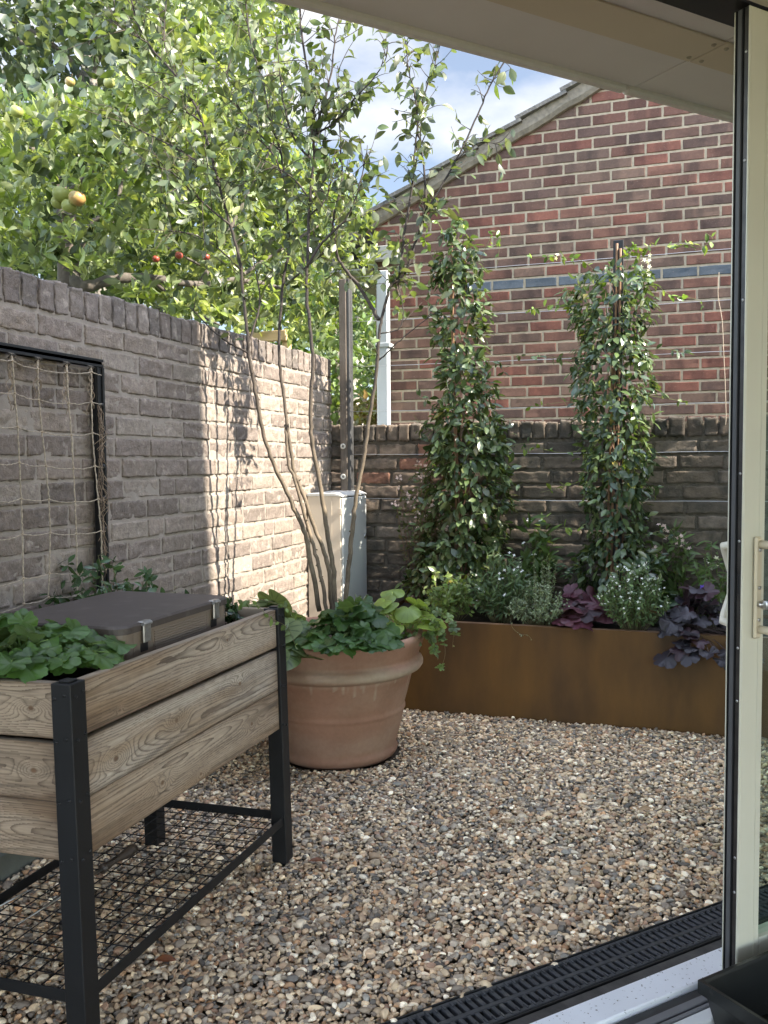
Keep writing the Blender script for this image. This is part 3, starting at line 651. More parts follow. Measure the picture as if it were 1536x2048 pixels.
def lid_box():
    t = thing('plastic_box', 'brown lidded plastic box with metal latches set inside the wooden planter', 'box', (-1.41, 2.0, .72))
    br = mat('brown plastic', (.21, .165, .125), .5, False, .06, 14, bump=.12, bscale=400, bdist=.0004); lidm = mat('dark brown lid', (.068, .053, .045), .55, False, .12, 12, stain=((.13, .11, .1), 22, .55, .7, .4), bump=.15, bscale=250, bdist=.0006)
    x0, x1, y0, y1 = -1.605, -1.222, 1.735, 2.258
    def rr(x0, x1, y0, y1, r, z, k=6):
        a = np.linspace(0, np.pi / 2, k); P = []
        for cx, cy, o in ((x1 - r, y1 - r, 0), (x0 + r, y1 - r, 1), (x0 + r, y0 + r, 2), (x1 - r, y0 + r, 3)):
            P += [(cx + r * math.cos(q + o * np.pi / 2), cy + r * math.sin(q + o * np.pi / 2), z) for q in a]
        return P
    b = MB(); g = .006
    b.grid([rr(x0 + g, x1 - g, y0 + g, y1 - g, .03, .70), rr(x0 + g, x1 - g, y0 + g, y1 - g, .03, .805)], closed=True)
    bo = b.build('box_body', br, t)
    b = MB(); R = [rr(x0 + .012, x1 - .012, y0 + .012, y1 - .012, .03, .8045), rr(x0, x1, y0, y1, .035, .805), rr(x0, x1, y0, y1, .035, .820), rr(x0 + .004, x1 - .004, y0 + .004, y1 - .004, .035, .8255)]
    b.grid(R, closed=True)
    # slightly domed top
    n = 24; top = R[-1]; c = np.array([(x0 + x1) / 2, (y0 + y1) / 2, .8285]); P = np.array(top)
    b.grid([P + (c - P) * s_ + np.array([0, 0, .003]) * (s_ * (1 - s_)) for s_ in np.linspace(0, 1, 10)], closed=True)
    b.build('lid', lidm, t)
    for y in (1.83, 2.165):
        b = MB(); b.box((x1 + .0005, y - .016, .775), (x1 + .006, y + .016, .819), .003); b.box((x1 - .012, y - .018, .8225), (x1 + .0055, y + .018, .827), .002); b.cyl((x1 + .004, y - .018, .8205), (x1 + .004, y + .018, .8205), .0045, 12)
        o = b.build('latch', mat('brushed latch', (.36, .35, .33), .35, False, .25, 60, metal=.75), t)
        b = MB(); b.box((x1 - .0058, y - .015, .752), (x1 - .0035, y + .015, .774), .001, (.02, .02, .02)); b.build('latch_slot', M_BLACKP, o)
        cu = bpy.data.curves.new('latch_lettering', 'FONT'); cu.body = 'hozelock'; cu.size = .0085; cu.extrude = .0003; cu.align_x = 'CENTER'; cu.align_y = 'CENTER'; cu.resolution_u = 3
        fo = bpy.data.objects.new('font', cu); COL.objects.link(fo); bpy.context.view_layer.update()
        lm = bpy.data.meshes.new_from_object(fo.evaluated_get(bpy.context.evaluated_depsgraph_get())); bpy.data.objects.remove(fo)
        lm.transform(Matrix.Translation((x1 + .0063, y, .797)) @ Matrix(((0, 0, 1, 0), (1, 0, 0, 0), (0, 1, 0, 0), (0, 0, 0, 1)))); lm.materials.clear(); lm.materials.append(M_STEEL)
        fo = bpy.data.objects.new('lettering', lm); COL.objects.link(fo); fo.parent = o; fo.matrix_parent_inverse = Matrix.Translation(t.location).inverted()
    b = MB()
    for i in range(12): b.box((x1 - .0058, 1.875, .722 + i * .0062), (x1 - .0035, 2.125, .7258 + i * .0062), .0008)
    b.build('vent_slats', br, bo)
    for y in (1.868, 2.128, 1.785):
        b = MB(); b.box((x1 - .0056, y, .70), (x1 - .0045, y + .004, .80), .0005); b.build('rib', br, bo)
    for z in (.735, .765):
        b = MB(); b.box((x1 - .03, y1 - .0058, z), (x1 - .012, y1 - .001, z + .014), .002); b.build('rib', br, bo)
lid_box()

def hand_tool():
    t = thing('hand_tool', 'garden hand tool with worn brown handle lying on the mesh shelf', 'tool', (-1.3, 1.75, .13))
    a, c = on(268, 1697, 2, .135), on(205, 1738, 2, .135); d = unit(c - a)
    b = MB(); k = np.linspace(0, 1, 12); b.tube([a + (c - a) * q for q in k], .011 + .004 * np.sin(k * 6.5 + .6) * np.array([1] * 12), 12); b.build('handle', mat('worn brown handle', (.055, .04, .03), .5, False, .3, 40), t, True)
    b = MB(); b.tube([c - d * .005, c + d * .06, c + d * .16 + np.array([0, 0, -.002]), c + d * .30], [.004, .0035, .0035, .001], 8); b.build('shaft', M_STEEL, t, True)
    t = thing('metal_rod', 'thin bare metal rod leaning on the mesh shelf near the plinth', 'rod', (-1.5, 1.6, .12))
    b = MB(); b.tube([on(0, 1812, 2, .128), on(40, 1790, 2, .13), on(83, 1769, 2, .133)], .0022, 8); o = b.build('rod', M_STEEL, t, True)
hand_tool()

# ------------------------------------------------------------------ rope net trellis on the left wall
def net_trellis():
    t = thing('rope_trellis', 'black metal frame strung with a jute rope net on the grey wall', 'trellis', (-1.87, 2.1, .8))
    b = MB(); xf = -1.862
    zt = 1.556; yr = 2.578
    for dx in (0., .012): b.box((-1.888 + dx * 0, .6, zt - .028), (xf - .006, yr, zt), .002)
    b.box((xf - .0055, .6, zt - .010), (xf, yr, zt - .001), .001); b.box((xf - .0055, .6, zt - .028), (xf, yr, zt - .019), .001)
    b.build('rail', M_BLACK, t)
    b = MB(); b.box((-1.888, yr + .0005 - .036, .55), (xf - .006, yr + .004, zt - .0285), .002); b.box((xf - .0055, yr - .036, .55), (xf, yr - .026, zt - .0285), .001); b.box((xf - .0055, yr - .008, .55), (xf, yr + .003, zt - .0285), .001); b.build('post', M_BLACK, t)
    r = np.random.default_rng(3); ys = [1.34, 1.46, 1.58, 1.70, 1.82, 1.93, 2.03, 2.135, 2.248, 2.38, 2.50]; zs = [1.50, 1.405, 1.306, 1.20, 1.093, .988, .86, .785]
    def knot(y, z): return np.array([xf + .012 + .004 * math.sin(y * 30 + z * 9), y + .01 * math.sin(z * 7 + y * 3) + (1.5 - z) * .02, z + .010 * math.sin(y * 11 + z * 3) - .012 * (1 if False else 0)])
    K = {(i, j): knot(y, z) for i, y in enumerate(ys) for j, z in enumerate(zs)}
    def rope(b, a, c, sag=.006, rad=.0016):
        k = np.linspace(0, 1, 12)[:, None]; P = a + (c - a) * k; P[:, 2] -= sag * np.sin(np.pi * k[:, 0]); P += r.normal(0, .0007, P.shape)
        col = np.array([.46, .39, .30]) * (.85 + .3 * (np.arange(12) % 2))[:, None] * .8
        b.tube(P, rad * (1 + .18 * np.sin(np.arange(12) * 2.6)), 6, col)
    b = MB()
    for i in range(len(ys)):
        for j in range(len(zs)):
            if i + 1 < len(ys): rope(b, K[i, j], K[i + 1, j], .005)
            else: rope(b, K[i, j], np.array([xf + .004, yr - .018, K[i, j][2] - .004]), .002)
            if j + 1 < len(zs): rope(b, K[i, j], K[i, j + 1], 0, .0023)
            p = K[i, j]; b.lathe([(0, -.005), (.0045, -.002), (.0045, .002), (0, .005)], p, 8, np.array([.36, .29, .21]))
    # vertical ropes tied to the rail with frayed, twisted ends
    for i, y in enumerate(ys):
        p = K[i, 0]; a = np.array([xf + .004, y, zt - .03]); rope(b, a, p, 0, .003)
        for q in range(5):
            k = np.linspace(0, 1, 14)[:, None]; e = a + np.array([.006, r.uniform(-.03, .005), -r.uniform(.10, .17)])
            P = a + (e - a) * k; P[:, 1] += .006 * np.sin(k[:, 0] * 14 + q * 1.3); P[:, 0] += .005 * np.cos(k[:, 0] * 14 + q * 1.3)
            b.tube(P, .0012, 5, np.array([.30, .235, .17]) * r.uniform(.7, 1.2))
        for q in range(3): b.tube([a + [-.01, -.008 + q * .008, .004], a + [.008, -.008 + q * .008, -.004], a + [-.004, -.008 + q * .008, -.014]], .003, 6, (.07, .06, .05))
    # rope wound down the right-hand post
    k = np.linspace(0, 1, 160); z = 1.40 - k * .56
    for q in range(4):
        P = np.stack([xf + .008 + .005 * np.cos(k * 40 + q * 1.6), yr - .042 + .006 * np.sin(k * 40 + q * 1.6) + .006 * np.sin(k * 9), z], -1)
        b.tube(P, .0017, 5, np.array([.17, .125, .09]) * (.7 + .2 * q))
    for q in range(40):
        z = r.uniform(.86, 1.40); a = np.array([xf + .012, yr - .04, z]); b.tube([a, a + [.01, r.normal(0, .012), -.02], a + [.008, r.normal(0, .02), -.05]], .0009, 4, np.array([.27, .2, .14]))
    b.build('net', mat('jute rope', rough=.9, var=.3, vscale=250), t, True)
    for z in zs[1:]:
        b = MB(); b.cyl((xf - .004, yr - .018, z - .004), (xf + .006, yr - .018, z - .004), .007, 12, (.02, .02, .02)); b.build('eyelet', M_BLACKP, t, True)
net_trellis()

# ------------------------------------------------------------------ terracotta pot
PC = np.array([-1.372, 3.44, 0])
def pot():
    t = thing('terracotta_pot', 'large terracotta pot with rolled rim and white lime streaks', 'pot', PC)
    pr = [(.0, -.01), (.235, -.01), (.246, .0), (.252, .012), (.2535, .02), (.247, .034), (.2465, .042), (.262, .10), (.276, .155), (.2805, .180), (.286, .186), (.2875, .192), (.286, .198), (.2825, .203), (.30, .27), (.3165, .335), (.319, .343), (.340, .352), (.354, .360), (.3615, .372), (.3615, .385), (.356, .396), (.346, .405), (.3435, .413), (.350, .43), (.357, .450), (.3635, .470), (.366, .484), (.3635, .495), (.356, .5025), (.347, .504), (.338, .499), (.334, .488), (.330, .44), (.322, .36)]
    pr = np.array(pr); s_ = np.concatenate([[0], np.cumsum(np.hypot(*np.diff(pr, axis=0).T))]); k = np.linspace(0, s_[-1], 150)
    p = np.stack([np.interp(k, s_, pr[:, 0]), np.interp(k, s_, pr[:, 1])], -1); seg = 220
    a = np.linspace(0, 2 * np.pi, seg, endpoint=False); A, Z = np.meshgrid(a, p[:, 1], indexing='xy'); Rr = np.repeat(p[:, :1], seg, 1)
    x = A * .36
    c = np.array([.315, .172, .118]) * (.86 + .28 * fbm(x * 6, Z * 9, 3))[..., None]
    pale = np.clip((fbm(x * 4, Z * 12, 8) - .42) * 3, 0, 1) * .22
    band = np.clip(1 - np.abs(Z - .372) / .045, 0, 1) * (.35 + 1.0 * fbm(x * 9, Z * 30, 4))
    mask = pale + .75 * np.clip(band, 0, 1)
    r = np.random.default_rng(5)
    for q in range(75):                                           # lime drips below the collar
        x0, ln, w = r.uniform(0, 2 * np.pi * .36), abs(r.normal(.02, .028)) + .006, r.uniform(.001, .0028)
        mask += .5 * np.exp(-((x - x0 - .001 * np.sin(Z * 90)) / w) ** 2) * ((Z < .345) & (Z > .345 - ln))
    c = c * (1 - np.clip(mask, 0, .8)[..., None]) + np.array([.47, .38, .29]) * np.clip(mask, 0, .8)[..., None]
    dk = np.clip((fbm(x * 5 + 7, Z * 5, 12) - .55) * 4, 0, 1)[..., None] * .3 + np.clip(1 - Z / .05, 0, 1)[..., None] * .25
    c = c * (1 - dk) + np.array([.2, .10, .065]) * dk
    P = np.stack([(Rr + .0012 * (fbm(x * 12, Z * 12, 6) - .5)) * np.cos(A) + PC[0], Rr * np.sin(A) + PC[1], Z], -1)
    b = MB(); b.grid(P, c, True)
    b.build('pot_body', mat('terracotta', rough=.85, var=.08, vscale=60, bump=.35, bscale=150, bdist=.0012, spec=.25), t, True)
    b = MB(); a = np.linspace(0, 2 * np.pi, 60, endpoint=False); rr = np.linspace(.01, .335, 20); G, H = np.meshgrid(rr, a, indexing='ij')
    b.grid(np.stack([PC[0] + G * np.cos(H), PC[1] + G * np.sin(H), .452 + .02 * fbm(G * np.cos(H) * 20, G * np.sin(H) * 20, 3)], -1), closed=True); b.build('soil', M_SOIL, t, True)
pot()

# ------------------------------------------------------------------ rusty steel planter bed
def corten():
    t = thing('steel_planter', 'long low rusty brown steel planter bed in front of the old wall', 'planter', (-.2, 4.4, 0))
    b = MB(); rs = mat('rusted steel', (.112, .050, .0095), .6, False, .28, 6, stain=((.05, .024, .010), 1.9, .42, .70, .8), stretch=(1.5, 1.5, .45), bump=.2, bscale=180, bdist=.0008, spec=.35)
    z = .437
    b.box((-1.48, 4.113, -.03), (.95, 4.117, z), .001); b.box((-1.48, 4.1175, -.03), (-1.476, 4.74, z), .001); b.box((.946, 4.1175, -.03), (.95, 4.74, z), .001); b.box((-1.4755, 4.736, -.03), (.9455, 4.74, z), .001)
    b.build('steel_side', rs, t)
    b = MB(); b.box((-1.478, 4.1175, z - .004), (.945, 4.150, z), .001); b.build('rim', mat('scuffed rust rim', (.23, .13, .075), .45, False, .25, 20), t)
    b = MB(); G, H = np.meshgrid(np.linspace(-1.475, .945, 120), np.linspace(4.118, 4.735, 40), indexing='ij'); b.grid(np.stack([G, H, .405 + .025 * fbm(G * 14, H * 14, 5)], -1)); b.build('soil', M_SOIL, t, True)
corten()

# ------------------------------------------------------------------ meter cabinet, post with wires
def cabinet():
    t = thing('utility_cabinet', 'beige and pale grey utility cabinet standing in the wall corner', 'cabinet', (-1.8, 4.5, 0))
    x0, x1, y0, y1, zt = -1.893, -1.700, 4.352, 4.735, 1.034
    bg_ = mat('beige cabinet panel', (.60, .52, .42), .45, False, .04, 5)
    b = MB(); V = []
    prof = [(y0, 0), (y0, zt + .012 - .02), (y0 + .02, zt + .016), (y1, zt + .022), (y1, 0)]
    b.box((x0, y0, .0), (x1 - .004, y0 + .012, zt - .004), .003); b.box((x0, y0 + .0125, 0), (x0 + .01, y1, zt - .004), .002); b.box((x0 + .0105, y1 - .01, 0), (x1 - .004, y1, zt - .004), .002)
    b.box((x1 - .055, y0 - .0015, .0), (x1 - .0545, y0 - .0002, zt - .004), .0002, (.3, .3, .3))
    b.build('cabinet_shell', bg_, t)
    b = MB(); P = [(x0 - .002, y0 - .003, zt + .006), (x1 - .04, y0 - .003, zt + .008), (x1 + .004, y0 - .003, zt - .004), (x1 + .004, y1, zt - .004), (x1 - .04, y1, zt + .014), (x0 - .002, y1, zt + .012)]
    Q = [(x, y, z - .012 if i not in (2, 3) else z - .006) for i, (x, y, z) in enumerate(P)]
    b.add(P + Q, [(0, 1, 4, 5), (1, 2, 3, 4), (0, 6, 7, 1), (1, 7, 8, 2), (2, 8, 9, 3)]); b.build('cabinet_top', mat('pale cabinet top', (.6, .6, .58), .4, False, .05, 8), t)
    dm = mat('pale grey door', (.53, .545, .54), .38, False, .03, 4)
    b = MB(); b.box((x1 - .0035, y0 + .004, .02), (x1 + .006, y1 - .012, zt - .016), .004); d = b.build('door', dm, t)
    b = MB(); b.cyl((x1 + .006, y1 - .04, .79), (x1 + .011, y1 - .04, .79), .012, 16); b.build('lock', M_STEEL, d, True)
    b = MB(); b.box((x1 - .012, y0 - .006, .93), (x1 + .002, y0 - .001, .965), .002, (.5, .5, .5)); b.build('hinge', bg_, d)
cabinet()

def post():
    t = thing('timber_post', 'square grey timber post with steel washers in the wall corner', 'post', (-1.8, 4.7, 0))
    b = MB(); b.box((-1.829, 4.672, .0), (-1.786, 4.735, 2.22), .004); b.build('post_shaft', M_POST, t)
    b = MB(); b.box((-1.7855, 4.676, .0), (-1.768, 4.731, 2.22), .003); b.build('post_strip', mat('dark strip', (.05, .05, .05), .6, False, .2, 10), t)
    for z in (1.294, 1.125):
        b = MB(); a = np.linspace(0, 2 * np.pi, 20, endpoint=False)
        prof = [(.0065, .000), (.0155, .000), (.0155, .004), (.0065, .004), (.0065, .0)]
        b.lathe(prof, (0, 0, 0), 20); q = b.V[-1]; b.V[-1] = np.stack([-1.811 + q[:, 0], 4.6715 - q[:, 2], z + q[:, 1]], -1)
        w = b.build('washer', mat('bright washer', (.7, .68, .62), .4, False), t, True)
        b = MB(); b.cyl((-1.811, 4.671, z), (-1.811, 4.662, z), .0045, 12); b.build('bolt_end', M_GREYAL, w, True)
    r = np.random.default_rng(2)
    nm = ['highest wire, where the pale shoots end', 'second wire from the top, above the blue bricks shadow', 'third wire from the top, across the gable', 'fourth wire from the top, just over the low wall', 'wire just below the brick coping', 'lowest wire across the old wall']
    nm = ['thin vine wire strung highest, in front of the gable above its blue bricks', 'thin vine wire strung second highest, just below the blue bricks', 'thin vine wire strung third from the top across the gable', 'thin vine wire strung fourth from the top, just over the low wall', 'thin vine wire strung just below the brick coping of the low wall', 'thin vine wire strung lowest, across the grimy old wall']
    for i, z in enumerate((2.226, 1.982, 1.735, 1.487, 1.248, 1.003)):
        b = MB(); k = np.linspace(0, 1, 24); x = -1.768 + k * 2.7
        b.tube(np.stack([x, np.full(24, 4.69), z - .006 * np.sin(k * np.pi) + .001 * np.sin(k * 40)], -1), .0016, 5)
        tag(b.build('vine_wire', M_WIRE, None, True), nm[i], 'wire', 'vine wires strung across the back')
post()
# ------------------------------------------------------------------ foliage helpers
OVAL = np.array([.05, .62, 1., .86, .45, .03]); OVT = np.array([0, .2, .45, .68, .87, 1.])
LANCE = np.array([.06, .7, 1., .75, .35, .02]); SIMPLE = np.array([.06, .95, .8, .03]); SIT = np.array([0, .33, .7, 1.])
def leaves(b, P, A, N, L, W, col, curl=.15, fold=.18, w=OVAL, t=OVT, r=rng):
    n = len(P); A = unit(A); B = unit(np.cross(A, N)); N = np.cross(B, A)
    L = np.broadcast_to(L, (n,)); W = np.broadcast_to(W, (n,)); curl = np.broadcast_to(curl, (n,)) * r.uniform(.2, 1.7, n); k = len(t)
    twist = r.normal(0, .18, n)
    c = np.array([-1., 0, 1.])
    a = (t[None] * L[:, None]); dn = -(t[None] ** 2) * (curl * L)[:, None]
    hw = w[None] * W[:, None] * .5
    B2 = B[:, None] * np.cos(twist[:, None, None] * t[None, :, None]) + N[:, None] * np.sin(twist[:, None, None] * t[None, :, None])
    mid = P[:, None] + A[:, None] * a[..., None] + N[:, None] * dn[..., None]
    V = mid[:, :, None] + B2[:, :, None] * (hw[:, :, None] * c)[..., None] + N[:, None, None] * (hw[:, :, None] * np.abs(c) * fold)[..., None]
    i, j = np.meshgrid(np.arange(k - 1), np.arange(2), indexing='ij')
    q = np.stack([i * 3 + j, i * 3 + j + 1, (i + 1) * 3 + j + 1, (i + 1) * 3 + j], -1).reshape(-1, 4)
    F = (np.arange(n)[:, None, None] * k * 3 + q[None]).reshape(-1, 4)
    C = np.repeat(np.broadcast_to(col, (n, 3)), k * 3, 0).reshape(n, k, 3, 3).copy()
    C[:, :, 1] *= 1.18                                            # paler midrib
    b.add(V.reshape(-1, 3), F, C.reshape(-1, 3))
def lobed(b, P, A, N, R, col, lobes=5, depth=.22, scal=.05, ruffle=.12, cup=.15, vein=.0, veincol=None, notch=.5, r=rng, ns=60):
    """round lobed leaves; P is where the stalk meets the blade, A points to the tip"""
    n = len(P); A = unit(A); B = unit(np.cross(A, N)); N = np.cross(B, A)
    th = np.linspace(-np.pi, np.pi, ns, endpoint=False)
    rad = 1 - depth * (1 - np.abs(np.cos(lobes * th / 2)) ** .55) + scal * np.abs(np.cos(lobes * 1.5 * th)) - scal - notch * np.exp(-((np.pi - np.abs(th)) / .28) ** 2)
    rings = np.array([.0, .28, .55, .8, 1.]); R = np.broadcast_to(R, (n,))
    ph = r.uniform(0, 6.28, (n, 3)); am = r.uniform(.5, 1.3, n)
    RR, TT = np.meshgrid(rings, th, indexing='ij'); rd = RR * rad[None]
    x = rd * np.cos(TT) + .12; y = rd * np.sin(TT)
    z = cup * RR ** 2 * np.array([1.])[0] + 0 * x
    Z = z[None] * r.normal(0, 1, n)[:, None, None] * .8 - .10 * (RR ** 2)[None] + ruffle * am[:, None, None] * (RR ** 2)[None] * (np.sin(2 * TT[None] + ph[:, :1, None]) * .7 + .6 * np.sin(3 * TT[None] + ph[:, 1:2, None]) +   .26 * np.sin(7 * TT[None] + ph[:, 2:, None]) * RR[None])
    V = P[:, None, None] + R[:, None, None, None] * (x[None, ..., None] * A[:, None, None] + y[None, ..., None] * B[:, None, None] + Z[..., None] * N[:, None, None])
    k, m_ = len(rings), ns
    i, j = np.meshgrid(np.arange(k - 1), np.arange(m_), indexing='ij'); j2 = (j + 1) % m_
    q = np.stack([i * m_ + j, i * m_ + j2, (i + 1) * m_ + j2, (i + 1) * m_ + j], -1).reshape(-1, 4)
    F = (np.arange(n)[:, None, None] * k * m_ + q[None]).reshape(-1, 4)
    C = np.broadcast_to(np.asarray(col).reshape(-1, 1, 1, 3), (n, k, m_, 3)).copy()
    C *= (.92 + .16 * RR[None] ** 3)[..., None]
    if vein:
        vm = (np.arange(m_) % 5 == 0)[None, :] * (RR > .1) * (RR < .95) * vein
        net = ((np.arange(m_) % 2 == 0)[None, :] * (np.abs(RR - .55) < .1)) * vein * .5
        vm = np.clip(vm + net, 0, 1)[None, ..., None]; C = C * (1 - vm) + np.asarray(veincol) * vm
    b.add(V.reshape(-1, 3), F, C.reshape(-1, 3))
def dirs(n, r=rng, up=0.): v = r.normal(0, 1, (n, 3)); v[:, 2] += up; return unit(v)
def shade_cols(cols, n, r=rng, sd=.16):
    c = np.array(cols, float)[r.integers(0, len(cols), n)]; return np.clip(c * (1 + r.normal(0, sd, (n, 1))), .004, .9)
def flower(b, c, nrm, size, col, n=5, w=.6, r=rng):
    nrm = unit(np.asarray(nrm, float)); u = unit(np.cross(nrm, [.3, .2, .9])); v = np.cross(nrm, u); ph = r.uniform(0, 6.28); a = ph + np.arange(n) * 6.283 / n
    A = np.cos(a)[:, None] * u + np.sin(a)[:, None] * v + nrm * .25
    leaves(b, np.repeat([c], n, 0), A, np.repeat([nrm], n, 0), size, size * w, np.array(col), .15, .1, OVAL, OVT, r)
def curve(a, c, bend, n=8):
    k = np.linspace(0, 1, n)[:, None]; return a + (c - a) * k + np.asarray(bend) * (4 * k * (1 - k))
def smooth(P, n):
    P = np.asarray(P, float); k = np.linspace(0, len(P) - 1, n); i = np.clip(np.floor(k).astype(int), 0, len(P) - 2); f = (k - i)[:, None]
    g = lambda j: P[np.clip(j, 0, len(P) - 1)]
    p0, p1, p2, p3 = g(i - 1), g(i), g(i + 1), g(i + 2)
    return .5 * (2 * p1 + (p2 - p0) * f + (2 * p0 - 5 * p1 + 4 * p2 - p3) * f ** 2 + (3 * p1 - p0 - 3 * p2 + p3) * f ** 3)

# ------------------------------------------------------------------ multi-stemmed tree in the pot
def pot_tree():
    r = np.random.default_rng(101)
    t = thing('pot_tree', 'slender multi-stemmed young tree growing in the terracotta pot', 'tree', PC + [0, 0, .45])
    tr = lambda pts, d0, d1: np.array([at(x, y, d0 + (d1 - d0) * (i / (len(pts) - 1))) for i, (x, y) in enumerate(pts)])
    stems = [
        ([(639, 1222), (621, 1121), (610, 1066), (590, 1021), (566, 967), (554, 943), (532, 885), (516, 813), (508, 765), (497, 707), (496, 680), (490, 620), (482, 540), (475, 500), (460, 450), (440, 375), (425, 320), (405, 245), (385, 200), (350, 150), (295, 85), (270, 30), (255, -40)], 3.72, 3.55, .0155, .0035),
        ([(654, 1226), (643, 1158), (631, 1107), (618, 1060), (605, 1015), (590, 960), (578, 930), (573, 880), (571, 850)], 3.70, 3.80, .0125, .006),
        ([(663, 1222), (658, 1141), (644, 1093), (627, 1049), (607, 991), (590, 950), (584, 915), (574, 851), (569, 799), (562, 751), (558, 697), (561, 628), (567, 560), (577, 500), (575, 425), (570, 360), (560, 300), (542, 245), (525, 165), (500, 75), (490, -20)], 3.76, 3.86, .0145, .0035),
        ([(668, 1232), (667, 1141), (656, 1073), (648, 1021), (639, 960), (627, 902), (621, 851), (622, 782), (626, 724), (621, 662), (615, 611), (613, 560), (615, 525), (620, 400), (627, 325), (628, 275), (627, 225), (612, 125), (602, 50), (598, -30)], 3.66, 3.62, .016, .004),
        ([(690, 1210), (696, 1148), (704, 1073), (709, 1015), (720, 953), (730, 902), (736, 849), (745, 799), (754, 727), (757, 679), (763, 638), (774, 595), (783, 570), (803, 557), (822, 516), (831, 483), (848, 440), (863, 405), (913, 320), (953, 235), (978, 175), (1012, 118)], 3.72, 3.70, .0155, .003)]
    br = [([(628, 275), (645, 215), (662, 150), (670, 75), (682, 25)], 3.62, 3.6, .006, .002), ([(632, 268), (672, 243), (710, 195), (740, 165), (770, 120), (775, 85)], 3.62, 3.55, .0045, .0015),
          ([(757, 640), (743, 614), (719, 574), (697, 547), (678, 519), (669, 476), (667, 440), (676, 400), (684, 357), (681, 290), (678, 200), (675, 132)], 3.72, 3.76, .0085, .002),
          ([(614, 535), (640, 490), (664, 466), (690, 440), (708, 405), (725, 345), (735, 290)], 3.62, 3.5, .006, .0015), ([(797, 560), (805, 500), (808, 470), (823, 379), (830, 300), (836, 245), (827, 177), (818, 143), (809, 72)], 3.71, 3.66, .006, .002),
          ([(846, 445), (852, 391), (845, 312), (836, 256), (843, 218), (854, 173), (870, 128), (881, 80)], 3.71, 3.74, .005, .002), ([(497, 705), (465, 690), (430, 665), (405, 640), (380, 615)], 3.65, 3.6, .005, .002),
          ([(495, 690), (512, 640), (520, 600), (512, 545), (505, 500)], 3.65, 3.7, .005, .002), ([(572, 570), (600, 545), (630, 520), (650, 505)], 3.8, 3.7, .005, .002),
          ([(756, 722), (775, 705), (800, 680), (850, 640), (890, 610)], 3.73, 3.65, .0035, .0012), ([(760, 668), (800, 655), (806, 620), (800, 585), (795, 565)], 3.73, 3.7, .003, .0015),
          ([(440, 375), (390, 320), (340, 290), (290, 265), (240, 240)], 3.6, 3.5, .005, .0015), ([(405, 245), (360, 215), (300, 175), (250, 150)], 3.57, 3.5, .004, .0015), ([(460, 450), (400, 400), (350, 350), (310, 330)], 3.6, 3.5, .0045, .0015),
          ([(560, 300), (510, 260), (470, 200), (450, 130)], 3.82, 3.8, .005, .0015), ([(570, 360), (540, 300), (500, 270), (470, 255)], 3.82, 3.7, .004, .0015), ([(627, 325), (590, 280), (570, 220), (560, 150), (555, 80)], 3.62, 3.5, .005, .0015),
          ([(620, 400), (590, 360), (545, 330), (510, 310)], 3.62, 3.55, .004, .0015), ([(482, 540), (440, 500), (390, 470), (340, 460)], 3.62, 3.55, .004, .0015), ([(620, 430), (650, 400), (664, 350), (670, 300)], 3.62, 3.7, .004, .0015),
          ([(295, 85), (250, 60), (210, 30)], 3.55, 3.5, .003, .001), ([(350, 150), (330, 90), (330, 30), (335, -20)], 3.55, 3.6, .003, .001), ([(913, 320), (935, 300), (965, 285), (1000, 290)], 3.7, 3.7, .002, .001)]
    paths = []
    for pts, d0, d1, r0, r1 in stems:
        P = tr(pts, d0, d1); n = len(P) * 5; Q = smooth(P, n); k = np.linspace(0, 1, n)
        Q[1:] += r.normal(0, .0012, (n - 1, 3))
        r1 = r1 * 1.5; rad = r0 + (r1 - r0) * k ** .75; rad = rad * (1 + .10 * (r.random(n) < .10))
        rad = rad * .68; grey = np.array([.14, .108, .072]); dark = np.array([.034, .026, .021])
        z = np.clip((Q[:, 2] - 1.0) / .7, 0, 1)[:, None]  # upper stems darkened: shade of the crown put into the bark colour
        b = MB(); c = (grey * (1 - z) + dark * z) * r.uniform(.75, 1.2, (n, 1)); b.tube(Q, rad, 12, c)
        for q in range(14):                                       # buds and pruned snags
            i = r.integers(5, n - 2); d = unit(r.normal(0, 1, 3)); b.tube([Q[i], Q[i] + d * (rad[i] + r.uniform(.004, .009))], [rad[i] * .55, rad[i] * .3], 7, c[i] * .8)
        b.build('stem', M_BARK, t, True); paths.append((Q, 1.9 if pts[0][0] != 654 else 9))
    b = MB()
    for pts, d0, d1, r0, r1 in br:
        P = tr(pts, d0, d1); n = len(P) * 5; Q = smooth(P, n); Q[1:] += r.normal(0, .0012, (n - 1, 3)); b.tube(Q, np.linspace(r0, r1, n), 7, np.array([.04, .03, .024]) * r.uniform(.8, 1.2, (n, 1))); paths.append((Q, 1.0))
    lf = MB(); LP = []; LA = []
    def px_of(p):
        q = CW.T @ (p - np.array([0, 0, EYE])); return 768 + FPX * q[0] / q[2], 1024 + FPX * q[1] / q[2]
